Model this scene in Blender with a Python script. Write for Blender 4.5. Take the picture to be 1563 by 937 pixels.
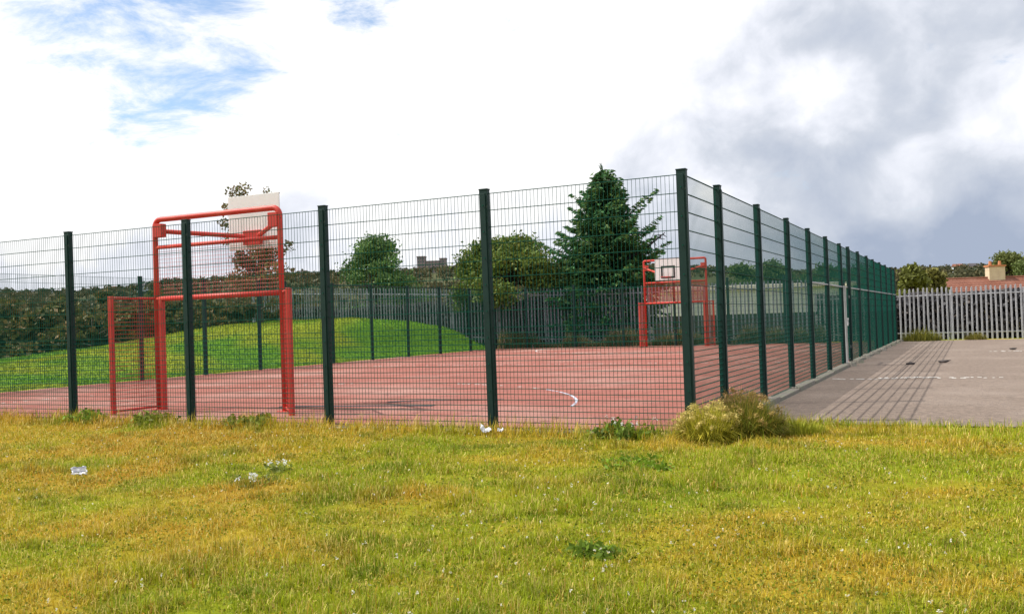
import bpy, math, random
import numpy as np
from mathutils import Matrix, Vector

for _o in list(bpy.data.objects):
    bpy.data.objects.remove(_o, do_unlink=True)
SC = bpy.context.scene
COL = SC.collection
RNG = np.random.default_rng(7)
R_ = math.radians

# ------------------------------------------------------------------ camera
F_PX, YAW, PITCH, ROLL = 1438.09, 0.4541, 0.0151, -0.0325
CAM = np.array([2.9117, -10.4985, 1.3822])


def cam_axes():
    f = np.array([-math.sin(YAW) * math.cos(PITCH), math.cos(YAW) * math.cos(PITCH), math.sin(PITCH)])
    r = np.array([math.cos(YAW), math.sin(YAW), 0.0])
    u = np.cross(r, f)
    c, s = math.cos(ROLL), math.sin(ROLL)
    return c * r + s * u, -s * r + c * u, f


AX_R, AX_U, AX_F = cam_axes()
cd = bpy.data.cameras.new('camera')
cam = bpy.data.objects.new('camera', cd)
COL.objects.link(cam)
cd.sensor_width = 36.0
cd.lens = 36.0 * F_PX / 1563.0
cd.clip_start = 0.05
cd.clip_end = 9000.0
cam.matrix_world = Matrix(((AX_R[0], AX_U[0], -AX_F[0], CAM[0]), (AX_R[1], AX_U[1], -AX_F[1], CAM[1]),
                           (AX_R[2], AX_U[2], -AX_F[2], CAM[2]), (0, 0, 0, 1)))
SC.camera = cam
SC.render.resolution_x, SC.render.resolution_y = 1024, 613
SC.render.engine = 'CYCLES'


def sky_dir(px, py):
    """World direction of a feature of the sky, measured once from the photograph."""
    d = AX_F + (px - 781.5) / F_PX * AX_R - (py - 468.5) / F_PX * AX_U
    return tuple(d / np.linalg.norm(d))


# ------------------------------------------------------------------ world, sun, exposure
SUN_EL = R_(53.0)
SHADOW_AZ = Vector((1.0, 0.28)).normalized()          # way the shadows fall on the ground
SUN_ROT = math.atan2(-SHADOW_AZ.x, -SHADOW_AZ.y)
SKX = 3.7
world = bpy.data.worlds.new('World')
SC.world = world
world.use_nodes = True
nt = world.node_tree
nt.nodes.clear()
N = nt.nodes.new
L = nt.links.new


def wmath(op, a, b=None, clamp=False):
    n = N('ShaderNodeMath')
    n.operation = op
    n.use_clamp = clamp
    for i, v in enumerate((a, b)):
        if v is None:
            continue
        if isinstance(v, (int, float)):
            n.inputs[i].default_value = v
        else:
            L(v, n.inputs[i])
    return n.outputs[0]


def wrange(v, a, b, c, d, smooth=True):
    n = N('ShaderNodeMapRange')
    n.interpolation_type = 'SMOOTHSTEP' if smooth else 'LINEAR'
    L(v, n.inputs['Value'])
    for k, x in zip(('From Min', 'From Max', 'To Min', 'To Max'), (a, b, c, d)):
        n.inputs[k].default_value = x
    return n.outputs[0]


tc = N('ShaderNodeTexCoord')
sep = N('ShaderNodeSeparateXYZ')
L(tc.outputs['Generated'], sep.inputs[0])
zpos = wmath('MAXIMUM', sep.outputs[2], 0.0)
den = wmath('ADD', zpos, 0.16)
cmb = N('ShaderNodeCombineXYZ')
L(wmath('DIVIDE', sep.outputs[0], den), cmb.inputs[0])
L(wmath('DIVIDE', sep.outputs[1], den), cmb.inputs[1])


def wnoise(scale, detail, rough, off=(0, 0, 0), dist=0.0):
    mp = N('ShaderNodeMapping')
    mp.inputs['Location'].default_value = off
    L(cmb.outputs[0], mp.inputs[0])
    n = N('ShaderNodeTexNoise')
    n.inputs['Scale'].default_value = scale
    n.inputs['Detail'].default_value = detail
    n.inputs['Roughness'].default_value = rough
    n.inputs['Distortion'].default_value = dist
    L(mp.outputs[0], n.inputs['Vector'])
    return n.outputs[0]


def puffy(scale, detail, rough, off, dist=0.0):
    mp = N('ShaderNodeMapping')
    mp.inputs['Location'].default_value = off
    mp.inputs['Scale'].default_value = (1.0, 1.0, 1.15)
    L(tc.outputs['Generated'], mp.inputs[0])
    n = N('ShaderNodeTexNoise')
    n.inputs['Scale'].default_value = scale
    n.inputs['Detail'].default_value = detail
    n.inputs['Roughness'].default_value = rough
    n.inputs['Distortion'].default_value = dist
    L(mp.outputs[0], n.inputs['Vector'])
    return n.outputs[0]


def lobe(px, py, deg_in, deg_out):
    n = N('ShaderNodeVectorMath')
    n.operation = 'DOT_PRODUCT'
    L(tc.outputs['Generated'], n.inputs[0])
    n.inputs[1].default_value = sky_dir(px, py)
    return wrange(n.outputs['Value'], math.cos(R_(deg_out)), math.cos(R_(deg_in)), 0.0, 1.0)


sky = N('ShaderNodeTexSky')
sky.sky_type = 'NISHITA'
sky.sun_disc = False
sky.sun_elevation = SUN_EL
sky.sun_rotation = SUN_ROT
sky.air_density = 1.0
sky.dust_density = 0.6
sky.ozone_density = 1.6
bg_sky = N('ShaderNodeBackground')
bg_sky.inputs['Strength'].default_value = 0.15
L(sky.outputs[0], bg_sky.inputs[0])
# cloud cover: broken streaks, thinner high in the left of the view
cover = wnoise(3.3, 10.0, 0.66, (3.1, 1.7, 0.0), 0.35)
gap = wmath('ADD', wmath('MULTIPLY', lobe(225, 20, 1.0, 10.0), 0.27),
            wmath('MULTIPLY', lobe(550, -10, 0.3, 4.0), 0.20))
cov = wmath('SUBTRACT', cover, gap)
mask = wrange(cov, 0.12, 0.38, 0.0, 1.0)
# grey undersides: towards the right of the view (away from the sun) and low down
shade_n = puffy(4.3, 8.0, 0.55, (SKX, 4.2, 0.9), 0.5)
fine_n = puffy(13.0, 7.0, 0.55, (1.3, 9.2, 0.3), 0.3)
away = N('ShaderNodeVectorMath')
away.operation = 'DOT_PRODUCT'
L(tc.outputs['Generated'], away.inputs[0])
away.inputs[1].default_value = tuple(AX_R)
side = wrange(away.outputs['Value'], -0.02, 0.36, 0.0, 1.0)
low = wrange(sep.outputs[2], 0.02, 0.13, 1.0, 0.0)
vlow = wrange(sep.outputs[2], 0.035, 0.17, 1.0, 0.0)
g = wmath('ADD', wmath('MULTIPLY', wmath('SUBTRACT', shade_n, 0.5), 1.55),
          wmath('MULTIPLY', wmath('SUBTRACT', fine_n, 0.5), 1.5))
g = wmath('ADD', g, wmath('MULTIPLY', side, 0.50))
g = wmath('ADD', g, wmath('MULTIPLY', wmath('MULTIPLY', low, side), 0.12))
g = wmath('ADD', g, wmath('MULTIPLY', vlow, 0.42))
g = wmath('ADD', g, wmath('MULTIPLY', lobe(1290, 260, 1.0, 13.0), 0.24))
g = wmath('SUBTRACT', g, wmath('MULTIPLY', lobe(1265, 150, 0.0, 3.6), 0.42))
g = wmath('SUBTRACT', g, wmath('MULTIPLY', lobe(1390, 285, 0.0, 3.2), 0.34))
g = wmath('SUBTRACT', g, wmath('MULTIPLY', lobe(1570, 160, 0.0, 4.6), 0.45))
ramp = N('ShaderNodeValToRGB')
L(wmath('MULTIPLY', g, 0.72), ramp.inputs[0])
cr = ramp.color_ramp
cr.elements[0].position = 0.12
cr.elements[0].color = (1.0, 1.0, 1.0, 1)
cr.elements[1].position = 1.0
cr.elements[1].color = (0.36, 0.42, 0.54, 1)
e = cr.elements.new(0.27)
e.color = (0.84, 0.86, 0.93, 1)
e = cr.elements.new(0.55)
e.color = (0.59, 0.63, 0.71, 1)
bg_cloud = N('ShaderNodeBackground')
bg_cloud.inputs['Strength'].default_value = 1.0
L(ramp.outputs[0], bg_cloud.inputs[0])
mixs = N('ShaderNodeMixShader')
L(mask, mixs.inputs[0])
L(bg_sky.outputs[0], mixs.inputs[1])
L(bg_cloud.outputs[0], mixs.inputs[2])
wo = N('ShaderNodeOutputWorld')
L(mixs.outputs[0], wo.inputs[0])

sl = bpy.data.lights.new('sun', 'SUN')
sl.energy = 4.8
sl.angle = R_(0.40)
sl.color = (1.0, 0.95, 0.86)
sun = bpy.data.objects.new('sun', sl)
COL.objects.link(sun)
sun.rotation_euler = Vector((SHADOW_AZ.x * math.cos(SUN_EL), SHADOW_AZ.y * math.cos(SUN_EL),
                             -math.sin(SUN_EL))).to_track_quat('-Z', 'Y').to_euler()
sun.location = (-20, -5, 30)

vs = SC.view_settings
vs.view_transform = 'Standard'
vs.look = 'None'
vs.exposure = 0.18
vs.gamma = 1.0
vs.use_curve_mapping = False


# ------------------------------------------------------------------ helpers: noise
def _hash(ix, iy, seed):
    n = (ix.astype(np.int64) * 374761393 + iy.astype(np.int64) * 668265263 + seed * 1442695041) & 0x7fffffff
    n = ((n ^ (n >> 13)) * 1274126177) & 0x7fffffff
    return ((n ^ (n >> 16)) & 0xffff) / 65535.0


def vnoise(x, y, seed=0):
    x = np.asarray(x, float)
    y = np.asarray(y, float)
    ix, iy = np.floor(x), np.floor(y)
    fx, fy = x - ix, y - iy
    fx, fy = fx * fx * (3 - 2 * fx), fy * fy * (3 - 2 * fy)
    a, b = _hash(ix, iy, seed), _hash(ix + 1, iy, seed)
    c, d = _hash(ix, iy + 1, seed), _hash(ix + 1, iy + 1, seed)
    return (a * (1 - fx) + b * fx) * (1 - fy) + (c * (1 - fx) + d * fx) * fy


def fbm(x, y, seed=0, octv=4):
    s, a, t = 0.0, 0.5, 0.0
    for k in range(octv):
        s = s + a * vnoise(np.asarray(x) * 2 ** k, np.asarray(y) * 2 ** k, seed + 17 * k)
        t += a
        a *= 0.55
    return s / t


def sstep(a, b, x):
    t = np.clip((np.asarray(x, float) - a) / (b - a), 0, 1)
    return t * t * (3 - 2 * t)


# ------------------------------------------------------------------ helpers: materials
def new_mat(name):
    m = bpy.data.materials.new(name)
    m.use_nodes = True
    t = m.node_tree
    return m, t, t.nodes['Principled BSDF']


def mat(name, c1, c2=None, scale=6.0, detail=6.0, rough=0.7, bump=0.0, bscale=60.0, metal=0.0, lo=0.35, hi=0.65,
        c3=None, scale3=0.6, c4=None, scale4=60.0, cut4=0.62, spec=0.35, stretch=(1, 1, 1)):
    m, t, b = new_mat(name)
    b.inputs['Roughness'].default_value = rough
    b.inputs['Metallic'].default_value = metal
    b.inputs['Specular IOR Level'].default_value = spec
    tcn = t.nodes.new('ShaderNodeTexCoord')
    mp = t.nodes.new('ShaderNodeMapping')
    mp.inputs['Scale'].default_value = stretch
    t.links.new(tcn.outputs['Object'], mp.inputs[0])

    def noise(s, d=detail):
        n = t.nodes.new('ShaderNodeTexNoise')
        n.inputs['Scale'].default_value = s
        n.inputs['Detail'].default_value = d
        n.inputs['Roughness'].default_value = 0.6
        t.links.new(mp.outputs[0], n.inputs['Vector'])
        return n.outputs[0]

    def mixc(fac, a, bb):
        x = t.nodes.new('ShaderNodeMix')
        x.data_type = 'RGBA'
        t.links.new(fac, x.inputs['Factor'])
        for i, v in ((6, a), (7, bb)):
            if isinstance(v, tuple):
                x.inputs[i].default_value = v + (1,)
            else:
                t.links.new(v, x.inputs[i])
        return x.outputs[2]

    def rng(v, a, bb):
        x = t.nodes.new('ShaderNodeMapRange')
        t.links.new(v, x.inputs[0])
        x.inputs[1].default_value = a
        x.inputs[2].default_value = bb
        return x.outputs[0]
    if c2 is None:
        c2 = tuple(0.8 * v for v in c1)
    col = mixc(rng(noise(scale), lo, hi), c1, c2)
    if c3 is not None:
        col = mixc(rng(noise(scale3), 0.48, 0.72), col, c3)
    if c4 is not None:
        col = mixc(rng(noise(scale4, 3.0), cut4, cut4 + 0.06), col, c4)
    t.links.new(col, b.inputs['Base Color'])
    if bump > 0:
        bn = t.nodes.new('ShaderNodeBump')
        bn.inputs['Strength'].default_value = bump
        bn.inputs['Distance'].default_value = 0.02
        t.links.new(noise(bscale, 4.0), bn.inputs['Height'])
        t.links.new(bn.outputs[0], b.inputs['Normal'])
    return m


def leaf_mat(name, trans=0.3, rough=0.6):
    """Colour comes from the leaf's own colour attribute."""
    m, t, b = new_mat(name)
    at = t.nodes.new('ShaderNodeAttribute')
    at.attribute_name = 'Col'
    t.links.new(at.outputs['Color'], b.inputs['Base Color'])
    b.inputs['Roughness'].default_value = rough
    b.inputs['Specular IOR Level'].default_value = 0.2
    tr = t.nodes.new('ShaderNodeBsdfTranslucent')
    t.links.new(at.outputs['Color'], tr.inputs[0])
    mx = t.nodes.new('ShaderNodeMixShader')
    mx.inputs[0].default_value = trans
    t.links.new(b.outputs[0], mx.inputs[1])
    t.links.new(tr.outputs[0], mx.inputs[2])
    t.links.new(mx.outputs[0], t.nodes['Material Output'].inputs[0])
    return m


# ------------------------------------------------------------------ helpers: objects
def tag(o, label=None, cat=None, group=None, kind=None):
    if label:
        o['label'] = label
    if cat:
        o['category'] = cat
    if group:
        o['group'] = group
    if kind:
        o['kind'] = kind
    return o


def empty(name, loc, rz=0.0):
    o = bpy.data.objects.new(name, None)
    COL.objects.link(o)
    o.location = loc
    o.rotation_euler = (0, 0, rz)
    o.empty_display_size = 0.2
    return o


def link(name, me, parent=None, loc=None):
    o = bpy.data.objects.new(name, me)
    COL.objects.link(o)
    if parent is not None:
        o.parent = parent
    if loc is not None:
        o.location = loc
    return o


def np_mesh(name, V, F, m, col=None, smooth=False):
    V = np.asarray(V, np.float32)
    F = np.asarray(F, np.int32)
    me = bpy.data.meshes.new(name)
    me.vertices.add(len(V))
    me.vertices.foreach_set('co', V.ravel())
    me.loops.add(F.size)
    me.loops.foreach_set('vertex_index', F.ravel())
    me.polygons.add(len(F))
    me.polygons.foreach_set('loop_start', np.arange(len(F), dtype=np.int32) * F.shape[1])
    if smooth:
        me.polygons.foreach_set('use_smooth', np.ones(len(F), bool))
    me.update(calc_edges=True)
    if col is not None:
        a = me.color_attributes.new('Col', 'FLOAT_COLOR', 'POINT')
        c = np.ones((len(V), 4), np.float32)
        c[:, :3] = col
        a.data.foreach_set('color', c.ravel())
    me.materials.append(m)
    return me


class MB:
    """Collects boxes, bars and tubes into one mesh."""

    def __init__(self):
        self.v, self.f = [], []

    def add(self, vs_, fs_):
        k = len(self.v)
        self.v += [tuple(map(float, p)) for p in vs_]
        self.f += [tuple(i + k for i in f) for f in fs_]
        return self

    def box(self, x0, x1, y0, y1, z0, z1):
        return self.add([(x0, y0, z0), (x1, y0, z0), (x1, y1, z0), (x0, y1, z0),
                         (x0, y0, z1), (x1, y0, z1), (x1, y1, z1), (x0, y1, z1)],
                        [(0, 3, 2, 1), (4, 5, 6, 7), (0, 1, 5, 4), (1, 2, 6, 5), (2, 3, 7, 6), (3, 0, 4, 7)])

    def tube(self, pts, rad, n=8, caps=True):
        P = [Vector(p) for p in pts]
        rads = rad if isinstance(rad, (list, tuple)) else [rad] * len(P)
        vs_, fs_ = [], []
        ref = None
        for i, p in enumerate(P):
            d = (P[min(i + 1, len(P) - 1)] - P[max(i - 1, 0)]).normalized()
            if ref is None:
                ref = Vector((0, 0, 1)) if abs(d.z) < 0.9 else Vector((1, 0, 0))
            a = d.cross(ref).normalized()
            b = a.cross(d).normalized()
            ref = b
            for k in range(n):
                t = 2 * math.pi * k / n
                vs_.append(p + (a * math.cos(t) + b * math.sin(t)) * rads[i])
        for i in range(len(P) - 1):
            for k in range(n):
                k2 = (k + 1) % n
                fs_.append((i * n + k, i * n + k2, (i + 1) * n + k2, (i + 1) * n + k))
        if caps:
            fs_.append(tuple(range(n))[::-1])
            fs_.append(tuple((len(P) - 1) * n + k for k in range(n)))
        return self.add(vs_, fs_)

    def mesh(self, name, m, bevel=0.0, smooth=False):
        me = bpy.data.meshes.new(name)
        me.from_pydata(self.v, [], self.f)
        if bevel > 0:
            import bmesh
            bm = bmesh.new()
            bm.from_mesh(me)
            bmesh.ops.bevel(bm, geom=list(bm.edges), offset=bevel, segments=2, affect='EDGES', profile=0.5)
            bm.to_mesh(me)
            bm.free()
        if smooth:
            me.polygons.foreach_set('use_smooth', [True] * len(me.polygons))
        me.update()
        me.materials.append(m)
        return me

    def build(self, name, m, parent=None, loc=None, bevel=0.0, smooth=False):
        return link(name, self.mesh(name, m, bevel, smooth), parent, loc)


# ------------------------------------------------------------------ materials
M = {}
M['post'] = mat('dark_green_paint', (0.003, 0.022, 0.021), (0.005, 0.030, 0.027), scale=9, rough=0.5, spec=0.3,
                c3=(0.007, 0.032, 0.030), scale3=2.0, c4=(0.035, 0.055, 0.05), scale4=16.0, cut4=0.67)
M['wire'] = mat('green_wire_paint', (0.003, 0.066, 0.047), (0.006, 0.085, 0.062), scale=14, rough=0.6, spec=0.12)
M['red'] = mat('red_paint', (0.56, 0.045, 0.034), (0.46, 0.034, 0.028), scale=5, rough=0.5,
               c3=(0.58, 0.09, 0.060), scale3=2.5, c4=(0.17, 0.055, 0.035), scale4=11.0, cut4=0.66)
M['galv'] = mat('galvanised_steel', (0.50, 0.51, 0.53), (0.40, 0.41, 0.44), scale=9, rough=0.6, metal=0.1,
                c3=(0.26, 0.27, 0.30), scale3=1.2)
M['galv_shaded'] = mat('shaded_galvanised_steel', (0.35, 0.365, 0.42), (0.24, 0.25, 0.30), scale=6, rough=0.7, metal=0.1,  # darker, bluer galvanised steel: shade on the back palisade put into its colour
                     c3=(0.13, 0.13, 0.15), scale3=1.0)
M['rail'] = mat('pale_galvanised_rail', (0.62, 0.63, 0.63), (0.5, 0.5, 0.5), scale=8, rough=0.55)
M['court'] = mat('red_court_tarmac', (0.325, 0.120, 0.094), (0.255, 0.092, 0.074), scale=1.6, rough=0.9, bump=0.5,
                 bscale=160, c3=(0.37, 0.21, 0.18), scale3=0.28, c4=(0.20, 0.085, 0.075), scale4=3.5, cut4=0.60, spec=0.2)
M['yard'] = mat('grey_brown_tarmac', (0.265, 0.206, 0.168), (0.165, 0.130, 0.110), scale=9.0, rough=0.92, bump=0.6,
                bscale=150, c3=(0.29, 0.235, 0.20), scale3=0.5, c4=(0.105, 0.088, 0.078), scale4=38.0, cut4=0.56, spec=0.15)
M['paint'] = mat('worn_white_paint', (0.72, 0.72, 0.70), (0.50, 0.46, 0.43), scale=14, rough=0.8, lo=0.45, hi=0.7)
M['paint_blue'] = mat('bluish_line_paint', (0.52, 0.56, 0.68), (0.40, 0.38, 0.46), scale=14, rough=0.8)
M['darkline'] = mat('dark_streak', (0.03, 0.026, 0.034), (0.06, 0.045, 0.05), scale=9, rough=0.8)
M['concrete'] = mat('concrete', (0.27, 0.245, 0.21), (0.19, 0.175, 0.15), scale=5, rough=0.9, bump=0.4, bscale=90,
                    c3=(0.22, 0.23, 0.16), scale3=2.0)
M['bark'] = mat('bark', (0.10, 0.078, 0.058), (0.055, 0.043, 0.033), scale=9, rough=0.95, bump=0.8, bscale=25,
                stretch=(1, 1, 0.25))
M['dead_wood'] = mat('dead_wood', (0.028, 0.026, 0.030), (0.02, 0.02, 0.022), rough=0.95)
M['leaf'] = leaf_mat('leaf', 0.28)
M['grass'] = leaf_mat('grass_blade', 0.35, 0.55)
M['board'] = mat('white_board', (0.86, 0.86, 0.86), (0.82, 0.82, 0.82), scale=3, rough=0.45)
bt = M['board_sheet'] = leaf_mat('white_translucent_sheet', 0.35, 0.35)
for _n in bt.node_tree.nodes:
    if _n.type == 'ATTRIBUTE':
        _n.attribute_name = 'none'
for _l in list(bt.node_tree.links):
    if _l.from_node.type == 'ATTRIBUTE':
        _l.to_socket.default_value = (0.90, 0.90, 0.90, 1)
        bt.node_tree.links.remove(_l)
M['black'] = mat('black_paint', (0.02, 0.02, 0.022), (0.03, 0.03, 0.03), rough=0.5)
M['net'] = mat('white_cord', (0.7, 0.7, 0.68), rough=0.8)
M['soil'] = mat('soil', (0.12, 0.085, 0.05), (0.08, 0.06, 0.035), rough=0.95)
M['paper'] = mat('white_paper', (0.78, 0.78, 0.80), (0.66, 0.67, 0.72), scale=12, rough=0.7)
M['print'] = mat('grey_print', (0.16, 0.17, 0.22), rough=0.6)
M['rubber'] = mat('dark_debris', (0.05, 0.042, 0.04), (0.08, 0.065, 0.06), rough=0.85)


# ------------------------------------------------------------------ the ground
BANK_Y = [-8, 3, 10, 17, 22, 26, 30, 34, 42]
BANK_H = [0.2, 0.28, 0.45, 0.95, 1.55, 1.75, 1.55, 1.10, 0.3]
HILL_A = np.radians([-75, -50, -36, -30, -24, -20, -15, -10, -5, 0, 6, 12, 18, 24, 30, 45, 75])
HILL_E = [2.0, 2.1, 2.2, 2.2, 2.3, 2.75, 2.95, 3.0, 3.05, 3.1, 3.0, 2.6, 2.2, 2.0, 2.0, 1.9, 1.8]


def ground_z(x, y):
    x = np.asarray(x, float)
    y = np.asarray(y, float)
    z = -0.24 * sstep(0.3, 9.5, -y) * sstep(22, 12, np.abs(x + 3)) + 0 * x
    b = np.interp(y, BANK_Y, BANK_H) * sstep(0.1, 1.0, (-19.4 - x) / np.interp(y, [14, 22, 28], [6.5, 4.4, 3.4]))
    b = b * (1 - sstep(27.5, 42, -x))
    z = z + b
    out = np.maximum.reduce([sstep(28, 60, -x), sstep(36, 70, y), sstep(14, 45, x) * sstep(20, 60, y)])
    z = z - 2.6 * out
    dx, dy = x - CAM[0], y - CAM[1]
    rr = np.hypot(dx, dy)
    az = np.arctan2(dx * math.cos(YAW) + dy * math.sin(YAW), -dx * math.sin(YAW) + dy * math.cos(YAW))
    el = np.interp(az, HILL_A, HILL_E)
    hill = np.tan(np.radians(el)) * 1250.0 * sstep(230, 1250, rr) * (0.86 + 0.28 * fbm(x / 210, y / 210, 5, 3))
    z = z + hill
    z = z + 0.16 * (fbm(x * .33, y * .33, 13, 3) - 0.5) * sstep(20.2, 23, -x) + 0.030 * (fbm(x * 1.3, y * 1.3, 3, 3) - 0.5) * sstep(0.1, 1.0, np.maximum(-y, -19.6 - x))
    inside = (x > -19.3) & (x < 60) & (y > np.where(x > 0.15, 1.75, 0.12)) & (y < 33.0)
    z = np.where(inside & (rr < 90), -0.06, z)
    return z


def axis(lo, hi, step, far):
    a = list(np.arange(lo, hi + 1e-6, step))
    s = step
    while a[-1] < far:
        s *= 1.16
        a.append(a[-1] + s)
    s = step
    pre = []
    p = lo
    while p > -far:
        s *= 1.16
        p -= s
        pre.append(p)
    return np.array(pre[::-1] + a)


gx, gy = axis(-46, 20, 0.4, 4200), axis(-16, 44, 0.4, 4200)
GX, GY = np.meshgrid(gx, gy, indexing='ij')
GZ = ground_z(GX, GY)
nx, ny = GX.shape
idx = np.arange(nx * ny).reshape(nx, ny)
Fq = np.stack([idx[:-1, :-1], idx[1:, :-1], idx[1:, 1:], idx[:-1, 1:]], -1).reshape(-1, 4)
DRY, STRAW, OLIVE, GREEN, RUST = map(np.array, ([0.50, 0.360, 0.032], [0.66, 0.510, 0.150], [0.385, 0.330, 0.016],
                                                [0.220, 0.300, 0.012], [0.47, 0.255, 0.032]))


def grass_colour(x, y):
    """Own colour of the grass: parched meadow in front of the court, mown green on the bank."""
    a = fbm(x * 1.0, y * 1.3, 21, 5)
    b = fbm(x * 2.6, y * 2.6, 33, 4)
    c = fbm(x * 0.35 + 9, y * 0.6, 55, 3)
    big = fbm(x * 0.42 + 3, y * 0.62 + 7, 87, 3)
    green = sstep(0.47, 0.66, 0.55 * a + 0.45 * big + 0.12 * sstep(-3.5, 3.0, x) + 0.08 * sstep(-3.5, -7.5, y))
    base = OLIVE + (DRY - OLIVE) * sstep(0.30, 0.58, b)[..., None]
    base = base + (GREEN * np.array([1.25, 1.15, 1.0]) - base) * (0.85 * green)[..., None]
    dk = sstep(0.60, 0.74, fbm(x * 1.9 + 40, y * 2.4, 29, 4))
    base = base * (1 - 0.42 * dk[..., None] * np.array([1.0, 0.72, 1.0]))
    rust = sstep(0.46, 0.66, c) * (0.30 + 0.65 * sstep(1, -5, x))
    base = base + (RUST - base) * (0.55 * rust * (1 - green))[..., None]
    bank = sstep(-18.5, -19.6, x)
    lush = np.array([0.125, 0.265, 0.016]) + np.array([0.150, 0.055, 0.006]) * sstep(0.38, 0.70, fbm(x * .5, y * .35, 8, 3))[..., None]
    base = base + (lush - base) * bank[..., None]
    r = np.hypot(x - CAM[0], y - CAM[1])
    far = sstep(60, 200, r)
    field = np.array([0.045, 0.056, 0.022]) + np.array([0.035, 0.028, 0.012]) * sstep(0.45, 0.6, fbm(x / 60, y / 60, 9, 3))[..., None]
    return base + (field - base) * far[..., None]


gcol = grass_colour(GX, GY)
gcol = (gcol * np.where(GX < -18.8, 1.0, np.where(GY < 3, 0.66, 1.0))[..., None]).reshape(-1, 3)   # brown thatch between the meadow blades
gm, gt, gb = new_mat('ground_turf')
at = gt.nodes.new('ShaderNodeAttribute')
at.attribute_name = 'Col'
ntx = gt.nodes.new('ShaderNodeTexNoise')
ntx.inputs['Scale'].default_value = 7.0
ntx.inputs['Detail'].default_value = 9.0
ntx.inputs['Roughness'].default_value = 0.7
tcg = gt.nodes.new('ShaderNodeTexCoord')
gt.links.new(tcg.outputs['Object'], ntx.inputs['Vector'])
mr = gt.nodes.new('ShaderNodeMapRange')
mr.inputs[1].default_value, mr.inputs[2].default_value = 0.3, 0.7
mr.inputs[3].default_value, mr.inputs[4].default_value = 0.62, 1.12
gt.links.new(ntx.outputs[0], mr.inputs[0])
mg = gt.nodes.new('ShaderNodeMix')
mg.data_type = 'RGBA'
mg.blend_type = 'MULTIPLY'
mg.inputs['Factor'].default_value = 1.0
gt.links.new(at.outputs['Color'], mg.inputs[6])
gt.links.new(mr.outputs[0], mg.inputs[7])
gt.links.new(mg.outputs[2], gb.inputs['Base Color'])
gb.inputs['Roughness'].default_value = 0.95
gb.inputs['Specular IOR Level'].default_value = 0.1
gbn = gt.nodes.new('ShaderNodeBump')
gbn.inputs['Strength'].default_value = 0.7
gbn.inputs['Distance'].default_value = 0.05
gt.links.new(ntx.outputs[0], gbn.inputs['Height'])
gt.links.new(gbn.outputs[0], gb.inputs['Normal'])
tag(link('ground', np_mesh('ground', np.stack([GX, GY, GZ], -1).reshape(-1, 3), Fq, gm, gcol, True)), kind='structure')


def gz(x, y):
    return float(ground_z(np.array([x]), np.array([y]))[0])


def slab(name, x0, x1, y0, y1, m, z=0.0, depth=0.2):
    return tag(MB().box(x0, x1, y0, y1, z - depth, z).build(name, m), kind='structure')


court = slab('court_surface', -19.25, -0.10, 0.10, 32.6, M['court'])
# ragged front edge of the yard where the turf creeps in
edge = []
for i in range(120):
    x = 0.20 + i * 0.35
    edge.append((x, 1.35 + 0.25 * float(fbm(np.array([x * 0.9]), np.array([0.0]), 4, 3)[0])))
yb = MB()
nv = len(edge)
yb.add([(x, y, 0.0) for x, y in edge] + [(x, 33.0, 0.0) for x, y in edge] +
       [(x, y, -0.2) for x, y in edge],
       [(i, i + 1, nv + i + 1, nv + i) for i in range(nv - 1)] + [(2 * nv + i, 2 * nv + i + 1, i + 1, i) for i in range(nv - 1)])
yard = tag(yb.build('yard_tarmac', M['yard']), kind='structure')

# concrete edging stones: along the side fence and along the front of the court
kerb = tag(MB().box(-0.10, 0.20, 0.1, 32.6, -0.2, -0.012).build('kerb', M['concrete']), kind='structure')
stone = MB().box(-0.09, 0.09, -0.455, 0.455, -0.11, 0.0).mesh('edging_stone', M['concrete'], bevel=0.012)
rs = random.Random(3)
for i in range(35):
    o = link('edging_stone', stone, kerb, (0.06 + rs.uniform(-.008, .008), 0.56 + i * 0.92, 0.055 + rs.uniform(-.012, .012)))
    o.rotation_euler = (0, rs.uniform(-.03, .03), rs.uniform(-.012, .012))
kerb2 = tag(MB().box(-19.25, -0.10, -0.06, 0.10, -0.2, -0.012).build('front_kerb', M['concrete']), kind='structure')
for i in range(20):
    o = link('edging_stone', stone, kerb2, (-0.62 - i * 0.92, 0.02, 0.035 + rs.uniform(-.01, .01)))
    o.rotation_euler = (rs.uniform(-.03, .03), 0, math.pi / 2 + rs.uniform(-.01, .01))


# ------------------------------------------------------------------ painted lines and dark streaks
def strip(name, pts, w, m, parent, z=0.004, broken=0.0, seed=1, scuff=0.0):
    """Thin flat band along a polyline, with worn gaps."""
    r = random.Random(seed)
    P = [Vector((p[0], p[1])) for p in pts]
    dense = []
    for a, b in zip(P[:-1], P[1:]):
        n = max(1, int((b - a).length / 0.07))
        dense += [a.lerp(b, k / n) for k in range(n)]
    dense.append(P[-1])
    mb = MB()
    for i in range(len(dense) - 1):
        if r.random() < broken:
            continue
        a, b = dense[i], dense[i + 1]
        d = (b - a).normalized()
        nrm = Vector((-d.y, d.x))
        if scuff:
            k_ = r.uniform(-1, 1) * scuff
            a, b = a + nrm * k_ + d * r.uniform(-.03, .03), b + nrm * (k_ + r.uniform(-.3, .3) * scuff)
        wa = w * (0.5 + (r.uniform(-.2, .12) if broken else 0))
        wb = w * (0.5 + (r.uniform(-.2, .12) if broken else 0))
        mb.add([(*(a - nrm * wa), z), (*(b - nrm * wb), z), (*(b + nrm * wb), z), (*(a + nrm * wa), z)], [(0, 1, 2, 3)])
    return mb.build(name, m, parent)


def arc(cx, cy, r, a0, a1, n=60):
    return [(cx + r * math.cos(R_(a0 + (a1 - a0) * i / n)), cy + r * math.sin(R_(a0 + (a1 - a0) * i / n))) for i in range(n + 1)]


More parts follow.
